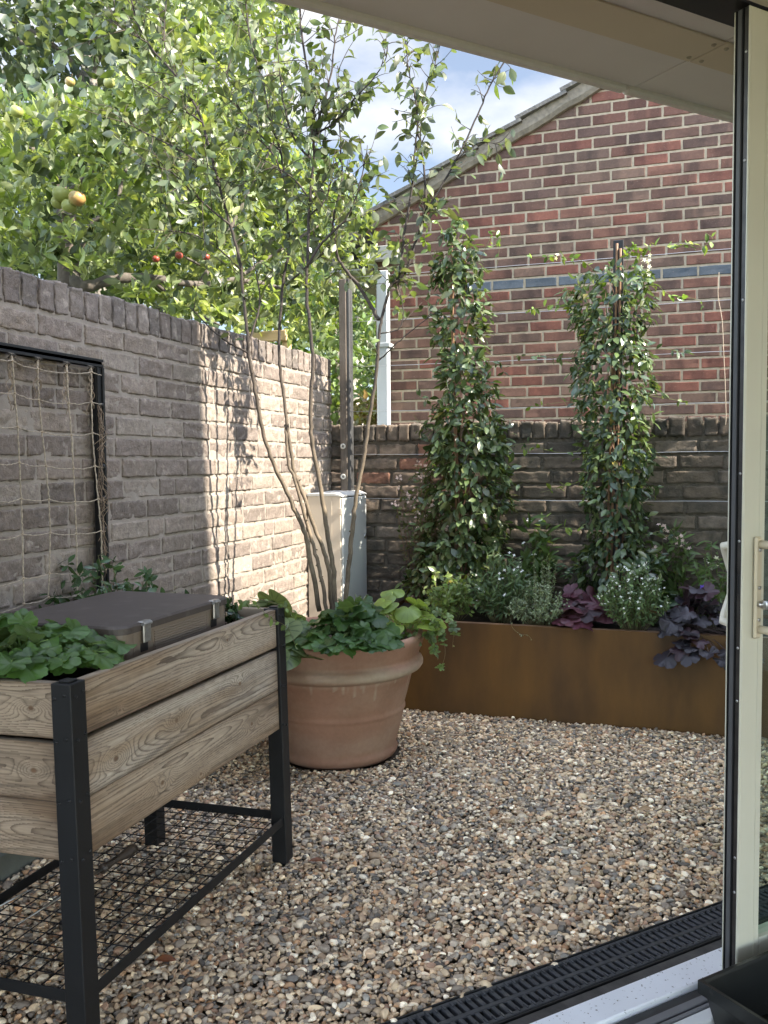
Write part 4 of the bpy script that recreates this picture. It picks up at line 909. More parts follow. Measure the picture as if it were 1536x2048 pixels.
    for Q, zmin in paths:
        seg = np.linalg.norm(np.diff(Q, axis=0), axis=1).sum(); m_ = int(seg / .0165)
        for q in range(m_):
            i = r.integers(2, len(Q) - 1); p = Q[i]
            x, y = px_of(p)
            if p[2] < zmin and zmin > 1.5: continue
            if 430 < y < 720 and x > 540 and r.random() < (.62 if x < 640 else .25): continue
            if x <= 540 and y > 480 and r.random() < .6: continue
            if y > 640 and r.random() < .6: continue
            if y > 420 and r.random() < .32: continue
            dens = .85 if x < 560 else .7 if x < 640 else .75 if x < 700 else .85
            if r.random() > dens: continue
            d = unit(unit(Q[i + 1] - Q[i - 1]) * .5 + unit(r.normal(0, 1, 3)) * .9 + np.array([0, 0, .15])); ln = r.uniform(.06, .30) if x < 690 else r.uniform(.04, .15)
            tw = curve(p, p + d * ln, np.array([0, 0, r.uniform(-.02, .03)]), 7); b.tube(tw, np.linspace(.0019, .0008, 7), 5, np.array([.06, .045, .033]))
            for s_ in np.arange(.25, 1.05, .036 / ln * 1.05):
                k = min(s_, 1.) * 6; i0 = min(int(k), 5); pp = tw[i0] + (tw[i0 + 1] - tw[i0]) * (k - i0)
                LP.append(pp); LA.append(unit(d * .5 + unit(r.normal(0, 1, 3)) * .8 + np.array([0, 0, -.38])))
    LP = np.array(LP); LA = np.array(LA); n = len(LP)
    b.build('twigs', M_TWIG, t, True)
    L = r.uniform(.034, .064, n); c = shade_cols([(.07, .10, .032), (.05, .072, .03), (.095, .13, .04), (.11, .125, .07)], n, r, .25)
    leaves(lf, LP, LA, dirs(n, r, 1.0), L, L * r.uniform(.44, .58, n), c, .28, .25, r=r)
    lf.build('foliage', M_LEAF_TREE, t, True)
    return n
pot_tree()

# ------------------------------------------------------------------ trees beyond the left wall
def px_cloud(poly, n, d0, d1, r, ok=None):
    """points spread through the volume seen inside a polygon of the photo, d0..d1 metres away"""
    poly = np.array(poly, float); out = []
    lo, hi = poly.min(0), poly.max(0)
    while len(out) < n:
        p = r.uniform(lo, hi); x, y = p; c = False; j = len(poly) - 1
        for i in range(len(poly)):
            if (poly[i, 1] > y) != (poly[j, 1] > y) and x < (poly[j, 0] - poly[i, 0]) * (y - poly[i, 1]) / (poly[j, 1] - poly[i, 1]) + poly[i, 0]: c = not c
            j = i
        if not c: continue
        q = at(x, y, r.uniform(d0, d1))
        if ok is None or ok(q): out.append(q)
    return np.array(out)
def rosettes(b, P, per, L, cols, r, wr=.5, up=.35, w=OVAL, t=OVT, spread=.012):
    n = len(P) * per; C = np.repeat(P, per, 0) + r.normal(0, spread, (n, 3)); ax = np.repeat(dirs(len(P), r, .7), per, 0)
    A = unit(ax * .45 + dirs(n, r, up)); Lg = r.uniform(L * .65, L * 1.15, n)
    cc = np.repeat(shade_cols(cols, len(P), r, .12), per, 0) * r.uniform(.8, 1.25, (n, 1))
    leaves(b, C, A, unit(ax + dirs(n, r, .3) * .7), Lg, Lg * r.uniform(wr * .85, wr * 1.15, n), cc, .2, .3, w, t, r)
def limb(b, pts, ds, r0, r1, col=(.10, .085, .07), seg=10, n=None):
    P = np.array([at(x, y, d) for (x, y), d in zip(pts, ds)]); n = n or len(P) * 6; Q = smooth(P, n); b.tube(Q, np.linspace(r0, r1, n) * (1 + .12 * np.sin(np.arange(n) * 1.7)), seg, np.array(col) * (.85 + .3 * vnoise(np.arange(n) * .7, np.zeros(n), 3))[:, None]); return Q
BEHIND = lambda q: q[2] > 1.5 and (q[0] < -2.14 or (q[2] > 1.9 and 4.85 < q[1] and q[0] < -1.5)) and not (q[0] > -2.6 and q[1] > 5.9)
APPLES = [((122, 388), 4.02, 17, 0), ((154, 397), 3.99, 17, 1), ((138, 412), 4.02, 15, 0), ((116, 405), 4.06, 14, 0), ((33, 223), 4.1, 13, 0), ((140, 164), 4.1, 10, 1), ((218, 166), 4.05, 11, 0), ((108, 205), 4.15, 11, 0), ((312, 518), 4.25, 7.5, 2), ((358, 511), 4.25, 8, 2), ((412, 514), 4.3, 8, 2), ((55, 467), 4.1, 9, 0)]
APP3 = np.array([at(x, y, d) for (x, y), d, _, _ in APPLES])
def clear_sight(q):
    """leaves keep off the fruit and the thick bough"""
    if not BEHIND(q): return False
    if (np.linalg.norm(APP3 + np.array([.02, -.06, 0]) - q, axis=1) < .085).any(): return False
    c = CW.T @ (q - np.array([0, 0, EYE])); x, y, d = 768 + FPX * c[0] / c[2], 1024 + FPX * c[1] / c[2], c[2]
    for (ax, ay), ad, _, _ in APPLES:
        if d < ad + .05 and abs(x - ax) < 30 and abs(y - ay) < 30: return False
    by = np.interp(x, [160, 230, 300, 400, 470], [573, 558, 556, 570, 560])
    return not (150 < x < 480 and by - 20 < y < by + 24 and d < 4.75 and abs(math.sin(x * .06)) < .93)
def apple_tree():
    r = np.random.default_rng(202)
    t = thing('apple_tree', 'sunlit old apple tree reaching over the grey brick wall', 'tree', (-2.85, 3.7, 0))
    b = MB(); base = at(135, 470, 4.6)
    b.tube(smooth([[base[0] - .05, base[1] + .1, -.1], [base[0] - .03, base[1] + .05, .9], [base[0], base[1], 1.7], base, at(125, 400, 4.7), at(110, 340, 4.8)], 60), np.linspace(.085, .03, 60), 14, (.10, .08, .065))
    b.build('trunk', M_BARK, t, True)
    for pts, ds, a, c in (([(140, 540), (165, 573), (230, 558), (300, 556), (400, 570), (470, 560), (560, 575)], [4.6, 4.55, 4.6, 4.7, 4.9, 5.1, 5.3], .034, .012), ([(140, 560), (190, 440), (260, 470), (320, 490), (420, 540)], [4.6, 4.55, 4.6, 4.7, 4.8], .016, .006),
                          ([(300, 556), (340, 590), (400, 630), (440, 650)], [4.7, 4.8, 4.9, 5.0], .014, .005), ([(120, 400), (200, 330), (280, 290), (350, 270)], [4.7, 4.7, 4.8, 4.9], .014, .004), ([(70, 300), (0, 285), (-60, 270)], [4.9, 4.6, 4.4], .018, .012), ([(250, 480), (240, 380), (300, 200), (320, 60)], [4.7, 4.8, 5, 5.2], .014, .004), ([(400, 570), (480, 420), (540, 300), (590, 180)], [4.9, 5.1, 5.2, 5.3], .014, .004), ([(470, 560), (560, 500), (640, 450), (690, 420)], [5.1, 5.3, 5.4, 5.5], .012, .004)):
        b = MB(); limb(b, pts, ds, a, c); b.build('limb', M_BARK, t, True)
    b = MB()
    cols = [(.15, .20, .045), (.19, .23, .05), (.10, .14, .038), (.22, .245, .11), (.05, .075, .022), (.04, .06, .02)]
    P = px_cloud([(-160, 200), (60, 190), (150, 215), (215, 190), (300, 60), (340, -60), (600, -60), (585, 200), (600, 330), (700, 400), (745, 450), (720, 520), (600, 590), (430, 600), (380, 640), (200, 560), (-160, 520)], 2050, 3.75, 6.0, r, clear_sight)
    rosettes(b, P, 7, .070, cols, r, .46, .5)
    P = px_cloud([(150, 520), (430, 560), (640, 560), (720, 600), (690, 640), (640, 690), (560, 670), (430, 655), (300, 600)], 190, 4.4, 6.2, r, clear_sight)
    rosettes(b, P, 6, .066, cols, r, .46, .1)
    P = px_cloud([(610, 420), (700, 400), (770, 450), (815, 480), (780, 560), (700, 600), (640, 580)], 60, 5.0, 5.9, r, BEHIND)
    rosettes(b, P, 6, .066, cols, r, .46, .2)
    b.build('crown', M_LEAF_BACK, t, True)
apple_tree()
def apples():
    pos = APPLES
    lab = ['green apple at the upper left of the cluster of four', 'orange blushed apple at the right of the cluster of four', 'green apple hanging lowest in the cluster of four', 'green apple at the left edge of the cluster of four', 'green apple hanging alone near the left edge of the picture', 'small blushed apple high in the tree left of the tall trunk', 'green apple high in the tree just right of the tall trunk', 'green apple between leaves below the small blushed apple', 'leftmost of three red apples above the thick bough', 'middle of three red apples above the thick bough', 'rightmost of three red apples above the thick bough', 'small yellowish apple low in leaves near the left edge']
    mats = [mat('green apple skin', (.30, .32, .09), .4, False, .12, 25, stain=((.36, .30, .10), 14, .5, .7, .5)), mat('blushed apple skin', (.36, .29, .10), .4, False, .1, 25, stain=((.42, .17, .06), 16, .45, .65, .7)), mat('red apple skin', (.30, .06, .035), .35, False, .2, 30)]
    a = np.linspace(0, np.pi, 16)
    for ((x, y), d, rp, k), l in zip(pos, lab):
        c = at(x, y, d); R = rp / FPX * d
        pr = np.stack([R * np.sin(a) * (1 + .05 * np.cos(a)), R * .92 * np.cos(a) - R * .22 * np.exp(-((a) / .35) ** 2) + R * .14 * np.exp(-((np.pi - a) / .3) ** 2)], -1)
        b = MB(); b.lathe(pr, (0, 0, 0), 20)
        o = b.build('apple', mats[k], None, True); o.location = Vector(c); o.rotation_euler = (.35 * math.sin(x), .3 * math.cos(x), x); tag(o, l, 'apple', 'apples in the old apple tree')
        b = MB(); b.tube([[0, 0, R * .7], [.002, 0, R * 1.2], [.006, .002, R * 1.7]], [.0012, .001, .0014], 5, (.1, .07, .04)); s_ = b.build('stalk', M_TWIG, None, True); s_.parent = o
apples()
def far_trees():
    r = np.random.default_rng(303)
    t = thing('maple_tree', 'tall dark green maple with straight grey trunk behind the apple tree', 'tree', (-5.7, 7.8, 0))
    b = MB(); p = at(178, 150, 9.2); b.tube(smooth([[p[0] + .1, p[1], -.1], [p[0] + .05, p[1], 2.5], at(183, 300, 9.2), p, at(174, 60, 9.2), at(172, -60, 9.2)], 50), np.linspace(.11, .06, 50), 14, np.array([.2, .18, .155])); b.build('trunk', M_BARK, t, True)
    for pts in ([(182, 150), (205, 90), (230, 30), (250, -40)], [(180, 200), (140, 120), (60, 60), (0, 30)], [(-40, 30), (30, 75), (70, 110)]):
        b = MB(); limb(b, pts, np.linspace(9.2, 8.8, len(pts)), .04, .015, (.13, .11, .09)); b.build('limb', M_BARK, t, True)
    b = MB(); P = px_cloud([(-250, -160), (560, -160), (540, 80), (430, 130), (330, 180), (200, 240), (-250, 260)], 900, 7.9, 10.4, r)
    rosettes(b, P, 7, .12, [(.04, .062, .028), (.055, .08, .03), (.032, .048, .026)], r, .85, -.1, SIMPLE, SIT, .1)
    b.build('crown', M_LEAF_BACK, t, True)
    t = thing('hedge_tree', 'broad shady evergreen tree filling the background behind the apple tree', 'tree', (-4.6, 7.2, 0))
    b = MB(); b.tube(smooth([[-4.6, 7.2, -.1], [-4.55, 7.2, 1.5], [-4.5, 7.1, 3.2]], 20), np.linspace(.12, .05, 20), 12, np.array([.1, .085, .07])); b.build('trunk', M_BARK, t, True)
    b = MB(); P = px_cloud([(-250, 180), (250, 190), (520, 210), (590, 330), (640, 430), (640, 560), (560, 640), (-250, 620)], 900, 6.4, 8.4, r, lambda q: q[2] > .5 and q[0] < -2.75)
    rosettes(b, P, 8, .12, [(.05, .085, .03), (.035, .06, .025), (.07, .11, .035)], r, .6, .1, SIMPLE, SIT, .07)
    b.build('crown', M_LEAF_BACK, t, True)
    t = thing('garden_tree', 'pale green airy tree beyond the white eaves of the brick house', 'tree', (-3.6, 9.6, 0))
    b = MB(); b.tube(smooth([[-3.9, 9.9, -.1], [-3.85, 9.8, 2], at(640, 400, 10.2)], 24), np.linspace(.07, .03, 24), 10, np.array([.16, .14, .12])); b.build('trunk', M_BARK, t, True)
    b = MB(); P = px_cloud([(430, 330), (560, 260), (650, 290), (700, 370), (770, 440), (760, 600), (700, 730), (560, 730), (470, 640)], 600, 8.6, 11.2, r, lambda q: q[0] < -2.5 and q[2] > .8)
    rosettes(b, P, 7, .12, [(.09, .14, .04), (.11, .17, .05), (.07, .11, .04)], r, .5, .1, SIMPLE, SIT, .06)
    b.build('crown', M_LEAF_BACK, t, True)
    t = thing('birch_tree', 'pale barked tree standing in the gap between post and house', 'tree', at(712, 850, 13))
    b = MB(); limb(b, [(706, 960), (706, 850), (712, 760), (718, 690), (722, 640), (716, 560)], [13] * 6, .17, .10, (.42, .38, .33), 14); b.build('trunk', M_BARK, t, True)
    b = MB(); limb(b, [(716, 700), (735, 650), (765, 620)], [13, 13, 12.9], .08, .04, (.4, .36, .3)); b.build('limb', M_BARK, t, True)
    b = MB(); P = px_cloud([(560, 520), (700, 500), (790, 560), (790, 670), (735, 690), (640, 680), (580, 640)], 280, 12, 14.5, r)
    rosettes(b, P, 7, .17, [(.07, .11, .035), (.05, .085, .03)], r, .5, .1, SIMPLE, SIT, .08); b.build('crown', M_LEAF_BACK, t, True)
    for i, (poly, lab, cols, d) in enumerate(((([(600, 720), (700, 700), (700, 850), (600, 850)], 'leafy green shrub behind the wall corner left of the pale trunk', [(.09, .14, .035), (.12, .18, .05)], 10), ([(715, 680), (800, 690), (800, 850), (722, 850)], 'pale leafy shrub right of the pale trunk beside the house', [(.10, .15, .06), (.07, .11, .04)], 11), ([(700, 810), (770, 800), (770, 850), (700, 850)], 'low golden shrub at the foot of the pale trunk', [(.2, .19, .06), (.22, .14, .06)], 9.4)))):
        P = px_cloud(poly, 120 if i < 2 else 50, d, d + 1.2, r); c = P.mean(0)
        t = thing('shrub', lab, 'shrub', (c[0], c[1], 0), 'shrubs seen through the gap')
        b = MB(); rosettes(b, P, 7, .12, cols, r, .55, .1, SIMPLE, SIT, .05); b.build('foliage', M_LEAF_BACK, t, True)
        b = MB()
        for q in range(6): b.tube(curve(np.array([c[0] + r.normal(0, .1), c[1], 0]), P[q], [0, 0, .1]), .012, 6, (.1, .08, .06))
        b.build('stems', M_TWIG, t, True)
    # brown wall and timber frame far behind
    t = thing('garden_wall', 'distant plain brown brick wall seen through the gap', 'wall', (-5.5, 17, 0)); b = MB(); b.box((-9.5, 17, -.1), (-3.4, 17.22, 2.35), .01); b.build('brickwork', mat('distant brick', (.26, .17, .12), .9, False, .25, 6), t)
    b = MB(); b.box((-9.5, 16.97, 2.351), (-3.4, 17.25, 2.42), .01); b.build('coping', mat('distant coping', (.3, .24, .19), .9, False, .2, 8), t)
    t = thing('pergola', 'pale new timber frame just showing above the far wall end', 'frame', at(550, 680, 6.2)); wd = mat('pale new timber', (.5, .36, .2), .7, False, .15, 12, stretch=(1, 8, 8))
    p, q = at(497, 664, 6.2), at(582, 668, 6.2)
    b = MB(); b.box((p[0], p[1], p[2] - .07), (q[0], p[1] + .05, p[2]), .003); b.build('rail', wd, t)
    for x in (p[0], q[0] - .05): b = MB(); b.box((x, p[1] + .0505, -.1), (x + .05, p[1] + .10, p[2] + .01), .003); b.build('frame_post', wd, t)
    t = thing('picket_fence', 'weathered pale picket fence behind the left end of the wall', 'fence', (-2.3, 3, 0)); pm = mat('weathered picket', (.42, .36, .31), .85, False, .2, 15)
    for i, y in enumerate(np.arange(1.6, 3.4, .085)):
        b = MB(); h = 1.80 + .012 * math.sin(i * 3); b.add([(-2.32, y, -.1), (-2.32, y + .06, -.1), (-2.30, y + .06, -.1), (-2.30, y, -.1), (-2.32, y, h), (-2.32, y + .06, h), (-2.30, y + .06, h), (-2.30, y, h), (-2.31, y + .03, h + .05)], [(0, 1, 5, 4), (1, 2, 6, 5), (2, 3, 7, 6), (3, 0, 4, 7)]); b.F.append(np.array([(4, 5, 8), (5, 6, 8), (6, 7, 8), (7, 4, 8)])); b.M.append(np.zeros(4, np.int32)); b.build('picket', pm, t)
    for z in (.4, 1.4): b = MB(); b.box((-2.298, 1.5, z), (-2.26, 3.45, z + .07), .003); b.build('fence_rail', pm, t)
far_trees()
# ------------------------------------------------------------------ the two climbers on canes
def climber(lab, outline, yc, seed, nleaf, cols, L, canes, arms, stake=None, flowers=()):
    r = np.random.default_rng(seed)
    o = np.array(outline, float); base = on((o[-1, 1] + o[-1, 2]) / 2, o[-1, 0], 1, yc); base[2] = .41
    t = thing('climbing_jasmine', lab, 'climber', base, 'climbers trained on canes')
    P = []
    ys = r.uniform(o[0, 0], o[-1, 0], nleaf * 6); wd = np.interp(ys, o[:, 0], o[:, 2] - o[:, 1]); ys = ys[r.random(len(ys)) < (wd / wd.max()) ** 1.25][:nleaf]
    for q, y in enumerate(ys):
        l, h = np.interp(y, o[:, 0], o[:, 1]), np.interp(y, o[:, 0], o[:, 2])
        lump = .70 + .56 * vnoise(y * .035, q % 2 * 9., seed) + .22 * vnoise(y * .11, q % 2 * 5., seed + 1)
        c, w = (l + h) / 2, (h - l) / 2 * lump
        an = r.uniform(0, 2 * np.pi); rad = r.uniform(.45, 1.) ** .5
        p = on(c + w * rad * math.cos(an), y, 1, yc); p[1] -= (w / FPX * 4.5) * .85 * rad * math.sin(an); P.append((p, an))
    pts = np.array([p for p, _ in P]); an = np.array([a for _, a in P])
    n = len(pts); outw = np.stack([np.cos(an), -np.sin(an), np.zeros(n)], -1)
    per = 3; C = np.repeat(pts, per, 0) + r.normal(0, .01, (n * per, 3)); ow = np.repeat(outw, per, 0); m_ = n * per
    A = unit(ow * .7 + r.normal(0, .65, (m_, 3)) + np.array([0, 0, -.55])); N = unit(ow * .8 + np.array([0, 0, .9]) + r.normal(0, .3, (m_, 3)))
    Lg = r.uniform(L * .5, L * 1.2, m_); cc = shade_cols(cols, m_, r, .22); od = r.random(m_) < .006; cc[od] = np.array([.17, .15, .04])
    b = MB(); leaves(b, C, A, N, Lg, Lg * r.uniform(.42, .52, m_), cc, .18, .22, r=r)
    s = MB()
    for q in range(7):                                            # twining stems
        k = np.linspace(0, 1, 40); y = o[-1, 0] + (o[0, 0] + 30 - o[-1, 0]) * k; c = (np.interp(y, o[:, 0], o[:, 1]) + np.interp(y, o[:, 0], o[:, 2])) / 2
        Q = np.array([on(c_ + 14 * math.sin(k_ * 16 + q * 2.1), y_, 1, yc + .03 * math.cos(k_ * 16 + q * 2.1)) for c_, y_, k_ in zip(c, y, k)]); s.tube(Q, np.linspace(.004, .0015, 40), 6, np.array([.15, .085, .055]))
    yg = [(.17, .24, .035), (.13, .20, .04), (.20, .26, .05), (.10, .16, .04)]
    for a in arms:                                                # loose shoots feeling along the wires
        pts_, d = a[0], a[1]; Q = smooth([on(x, y, 1, d) for x, y in pts_], 40); s.tube(Q, np.linspace(.0016, .0006, 40), 5, np.array([.16, .17, .06]))
        k = a[2]; i = r.integers(2, 39, k); Pp = Q[i]; A = unit(r.normal(0, .8, (k, 3)) + np.array([0, -.2, -.15])); Lg = r.uniform(.024, .048, k)
        leaves(b, Pp, A, dirs(k, r, .8) + np.array([0, -.5, 0]), Lg, Lg * .5, shade_cols(a[3] if len(a) > 3 else yg, k, r), .2, .22, r=r)
    b.build('foliage', M_LEAF_GLOSS, t, True); s.build('stems', M_TWIG, t, True)
    for a, c in canes:
        b = MB(); p, q = on(*a, 1, yc + .01), on(*c, 1, yc + .01); k = np.linspace(0, 1, 40); rad = .0055 + .0012 * (np.abs((k * 9) % 1 - .5) > .46)
        b.tube(p + (q - p) * k[:, None], rad, 10, np.array([.20, .11, .055]) * (.85 + .3 * (np.abs((k * 9) % 1 - .5) < .44))[:, None]); b.build('cane', M_CANE, t, True)
    if stake:
        p, q = on(*stake[0], 1, yc + .04), on(*stake[1], 1, yc + .04)
        b = MB(); b.box((p[0] - .024, yc + .03, .4), (p[0] + .024, yc + .05, p[2]), .002); b.build('stake', M_BLACK, t)
    if flowers:
        for x, y, k in flowers:
            b = MB()
            for q in range(k): c = on(x + r.normal(0, 7), y + r.normal(0, 12), 1, yc - .08); flower(b, c, r.normal(0, .5, 3) + [0, -1, .2], .012, (.75, .72, .55), 5, .5, r)
            b.build('flower_cluster', M_PETAL, t, True)
GJ = [(.065, .098, .042), (.082, .12, .045), (.05, .078, .038), (.10, .14, .06), (.10, .12, .05)]
GB = [(.062, .095, .058), (.052, .083, .055), (.08, .115, .065)]
climber('left climber on canes, dense drooping leaves and bright thin top shoots',
        [(430, 908, 918), (480, 892, 940), (520, 880, 960), (560, 875, 962), (620, 880, 972), (680, 876, 960), (740, 882, 978), (800, 878, 985), (860, 868, 1000), (920, 862, 1018), (980, 852, 1008), (1040, 852, 1008), (1100, 836, 1008), (1160, 822, 1008), (1190, 840, 980)], 4.52, 401, 1200, GJ, .060,
        [((915, 1180), (903, 470)), ((925, 1180), (900, 560))],
        [([(880, 540), (850, 480), (868, 440), (890, 470)], 4.5, 16), ([(905, 480), (918, 450), (930, 440), (925, 470)], 4.5, 14), ([(960, 520), (985, 470), (1000, 465), (995, 530)], 4.48, 18), ([(900, 640), (850, 600), (830, 590)], 4.5, 12, GJ), ([(890, 830), (850, 800), (835, 790)], 4.5, 10, GJ), ([(900, 860), (850, 850), (830, 835)], 4.5, 10, GJ), ([(985, 900), (1030, 890), (1060, 885)], 4.45, 8, GB), ([(985, 960), (1020, 975), (1045, 965)], 4.45, 8, GB), ([(970, 740), (1000, 725), (1010, 760)], 4.45, 10, GJ), ([(870, 500), (860, 560), (858, 650), (880, 700)], 4.47, 22, GJ), ([(915, 480), (945, 520), (955, 590), (945, 640)], 4.45, 26, GJ)])
climber('right climber with glossy leaves around a black stake and long side shoots',
        [(535, 1190, 1285), (570, 1150, 1298), (620, 1150, 1300), (680, 1155, 1290), (740, 1162, 1295), (800, 1160, 1298), (850, 1172, 1282), (900, 1178, 1286), (950, 1172, 1292), (1010, 1172, 1290), (1060, 1172, 1292), (1110, 1165, 1310), (1160, 1140, 1325), (1200, 1150, 1290)], 4.48, 402, 1200, GB + GJ, .052,
        [((1222, 1190), (1234, 487)), ((1232, 1190), (1241, 497)), ((1212, 1190), (1226, 700))],
        [([(1200, 580), (1190, 545), (1160, 520), (1110, 513), (1060, 517)], 4.5, 30), ([(1150, 620), (1110, 610), (1080, 615), (1055, 620)], 4.5, 20), ([(1262, 560), (1275, 520), (1290, 495), (1340, 492), (1390, 488)], 4.46, 34), ([(1340, 492), (1400, 494), (1425, 478), (1410, 465)], 4.46, 6), ([(1275, 585), (1310, 570), (1340, 590), (1390, 598), (1405, 612)], 4.46, 14), ([(1160, 715), (1120, 715), (1060, 712), (1010, 710)], 4.5, 16, GJ), ([(1290, 700), (1330, 698), (1370, 706)], 4.45, 8, GB), ([(1170, 800), (1110, 806), (1060, 815)], 4.5, 8), ([(1290, 790), (1340, 798), (1380, 806)], 4.45, 8, GJ), ([(1175, 900), (1120, 905), (1070, 895), (1040, 900)], 4.5, 12), ([(1170, 960), (1120, 975), (1080, 985)], 4.5, 9), ([(1165, 1060), (1130, 1055), (1110, 1060)], 4.45, 7), ([(1290, 915), (1310, 905), (1325, 915)], 4.4, 6, GB), ([(1290, 1070), (1340, 1060), (1350, 1085)], 4.4, 16, GB), ([(1290, 1130), (1320, 1120), (1330, 1125)], 4.4, 10, GB), ([(1250, 540), (1262, 500), (1272, 490)], 4.44, 16)],
        ((1237, 481), (1237, 580)), [(1295, 530, 9), (1120, 520, 2)])

# ------------------------------------------------------------------ smaller plants
def heuchera(lab, cat, c, nl, rad, ht, size, cols, seed, name='coral_bells', lobes=5, vein=0., veincol=None, depth=.2, ruffle=.13, trail=0., m=None, lean=(0, 0), notch=.5, scal=.06, low=-.15, zmin=0.):
    r = np.random.default_rng(seed); c = np.array(c, float); t = thing(name, lab, cat, c)
    an = r.uniform(0, 6.28, nl); q = r.uniform(0, 1, nl) ** .55; f = np.stack([np.cos(an), np.sin(an)], -1)
    P = np.stack([c[0] + f[:, 0] * q * rad + lean[0] * q, c[1] + f[:, 1] * q * rad * .8 + lean[1] * q, c[2] + ht * (1 - q ** 2) * r.uniform(.55, 1.05, nl) + low * ht * q - trail * (q > .75) * r.random(nl)], -1)
    P[:, 2] = np.maximum(P[:, 2], zmin + r.uniform(0, .02, nl)); out = np.stack([f[:, 0], f[:, 1], np.zeros(nl)], -1)
    A = unit(out * (.35 + q[:, None]) + r.normal(0, .25, (nl, 3)) + np.array([0, 0, -.35]) * (.3 + q[:, None]))
    N = unit(np.array([0, 0, 1.]) + out * .75 * q[:, None] + r.normal(0, .22, (nl, 3)) + np.array([0, -.25, 0]))
    cc = shade_cols(cols, nl, r, .15)
    b = MB(); lobed(b, P, A, N, r.uniform(size * .65, size * 1.15, nl), cc, lobes, depth, scal, ruffle, .15, vein, veincol, notch, r)
    b.build('foliage', m or M_LEAF, t, True)
    b = MB()
    for p in P: b.tube(curve(c + r.normal(0, .015, 3) * [1, 1, 0], p, [0, 0, .02], 6), .0018, 5, np.array(cols[0]) * 1.3 + np.array([.04, .02, .01]))
    b.build('stalks', M_TWIG, t, True); return t
def bush(lab, cat, c, ns, ht, spread, L, wr, cols, seed, name, per=14, up=.2, arch=.3, w=OVAL, tt=OVT, flow=None, stemc=(.14, .12, .06), m=None, lean=(0, 0), radius=.0014, droop=-.1, fl_at=.85):
    r = np.random.default_rng(seed); c = np.array(c, float); t = thing(name, lab, cat, c)
    b, s, fl = MB(), MB(), MB(); LP = []; LA = []; heads = []
    for i in range(ns):
        a = r.uniform(0, 6.28); q = r.uniform(0, 1) ** .6; o = c + np.array([math.cos(a), math.sin(a), 0]) * spread * .3 * q
        e = c + np.array([math.cos(a) * spread * q + lean[0], math.sin(a) * spread * q * .8 + lean[1], ht * (1 - arch * q ** 2) * r.uniform(.6, 1.05)])
        Q = curve(o, e, [math.cos(a) * spread * .12, 0, ht * .08], 10); s.tube(Q, np.linspace(radius, radius * .5, 10), 5, np.array(stemc) * r.uniform(.8, 1.2))
        for k in range(per):
            u = r.uniform(.18, 1.) * 9; i0 = min(int(u), 8); p = Q[i0] + (Q[i0 + 1] - Q[i0]) * (u - i0); LP.append(p); LA.append(unit(unit(Q[i0 + 1] - Q[i0]) * up + r.normal(0, .6, 3) + np.array([0, 0, droop])))
        if flow and r.random() < flow[3]:
            fh = MB() if (flow[4] > 4 or ns * flow[3] < 9) and len(heads) < 40 else fl
            for q_ in range(flow[4]): flower(fh, e + r.normal(0, flow[1] * 1.3, 3) * (1 if flow[4] > 1 else 0), r.normal(0, .5, 3) + np.array([0, -.7, .5]), flow[1], flow[0], flow[2], .55, r)
            if fh is not fl: heads.append(fh)
    LP, LA = np.array(LP), np.array(LA); n = len(LP); Lg = r.uniform(L * .65, L * 1.2, n)
    leaves(b, LP, LA, dirs(n, r, 1.) + np.array([0, -.35, 0]), Lg, Lg * wr * r.uniform(.85, 1.15, n), shade_cols(cols, n, r, .17), .2, .2, w, tt, r)
    b.build('foliage', m or M_LEAF, t, True); s.build('stems', M_TWIG, t, True)
    for h in heads: h.build('flower_head', M_PETAL, t, True)
    if flow and fl.V: tag(fl.build('flowers', M_PETAL, t, True), None, kind='stuff')
    return t
def trail(t, pts, axis, val, L, cols, seed, k=14, name='trailing_shoot', rad=.0012, lob=False):
    r = np.random.default_rng(seed); Q = smooth([on(x, y, axis, v) for (x, y), v in zip(pts, np.broadcast_to(val, (len(pts),)))], 30)
    b = MB(); b.tube(Q, np.linspace(rad, rad * .6, 30), 5, np.array([.20, .17, .09])); i = r.integers(3, 30, k); P = Q[i]; Lg = r.uniform(L * .7, L * 1.2, k); A = unit(r.normal(0, .7, (k, 3)) + np.array([0, -.3, -.3]))
    if lob: lobed(b, P, A, dirs(k, r, .6) + np.array([0, -.6, 0]), Lg, shade_cols(cols, k, r), 5, .5, .04, .12, .1, notch=.4, r=r)
    else: leaves(b, P, A, dirs(k, r, .8) + np.array([0, -.5, 0]), Lg, Lg * .55, shade_cols(cols, k, r), .2, .2, r=r)
    b.build(name, M_LEAF, t, True)
Z_ = .42
pt = lambda px, y, yy, z=Z_: (lambda p: (p[0], yy, z))(on(px, y, 1, yy))
GREEN = [(.075, .125, .035), (.06, .105, .032), (.095, .15, .04)]
# in the timber planter
heuchera('bright green lobed plant filling the near end of the timber planter', 'plant', (-1.385, 1.60, .735), 130, .215, .135, .041, [(.065, .135, .03), (.055, .115, .03), (.08, .155, .035)], 501, lobes=7, depth=.26, scal=.07, ruffle=.2, low=-.1, zmin=.785)
trail_t = bush('dark small-leaved creeper in the far end of the timber planter', 'plant', (-1.36, 2.335, .70), 34, .10, .12, .026, .55, [(.035, .065, .03), (.05, .08, .035)], 502, 'creeper', 12, m=M_LEAF_GLOSS)
trail(trail_t, [(480, 1215), (500, 1200), (540, 1235), (575, 1255), (590, 1290)], 0, [-1.25, -1.2, -1.13, -1.11, -1.10], .022, [(.13, .19, .06)], 5, 22, rad=.001)
trail(trail_t, [(500, 1195), (545, 1205), (590, 1225), (605, 1232)], 0, [-1.2, -1.14, -1.11, -1.09], .02, [(.13, .19, .06)], 6, 14, rad=.001)
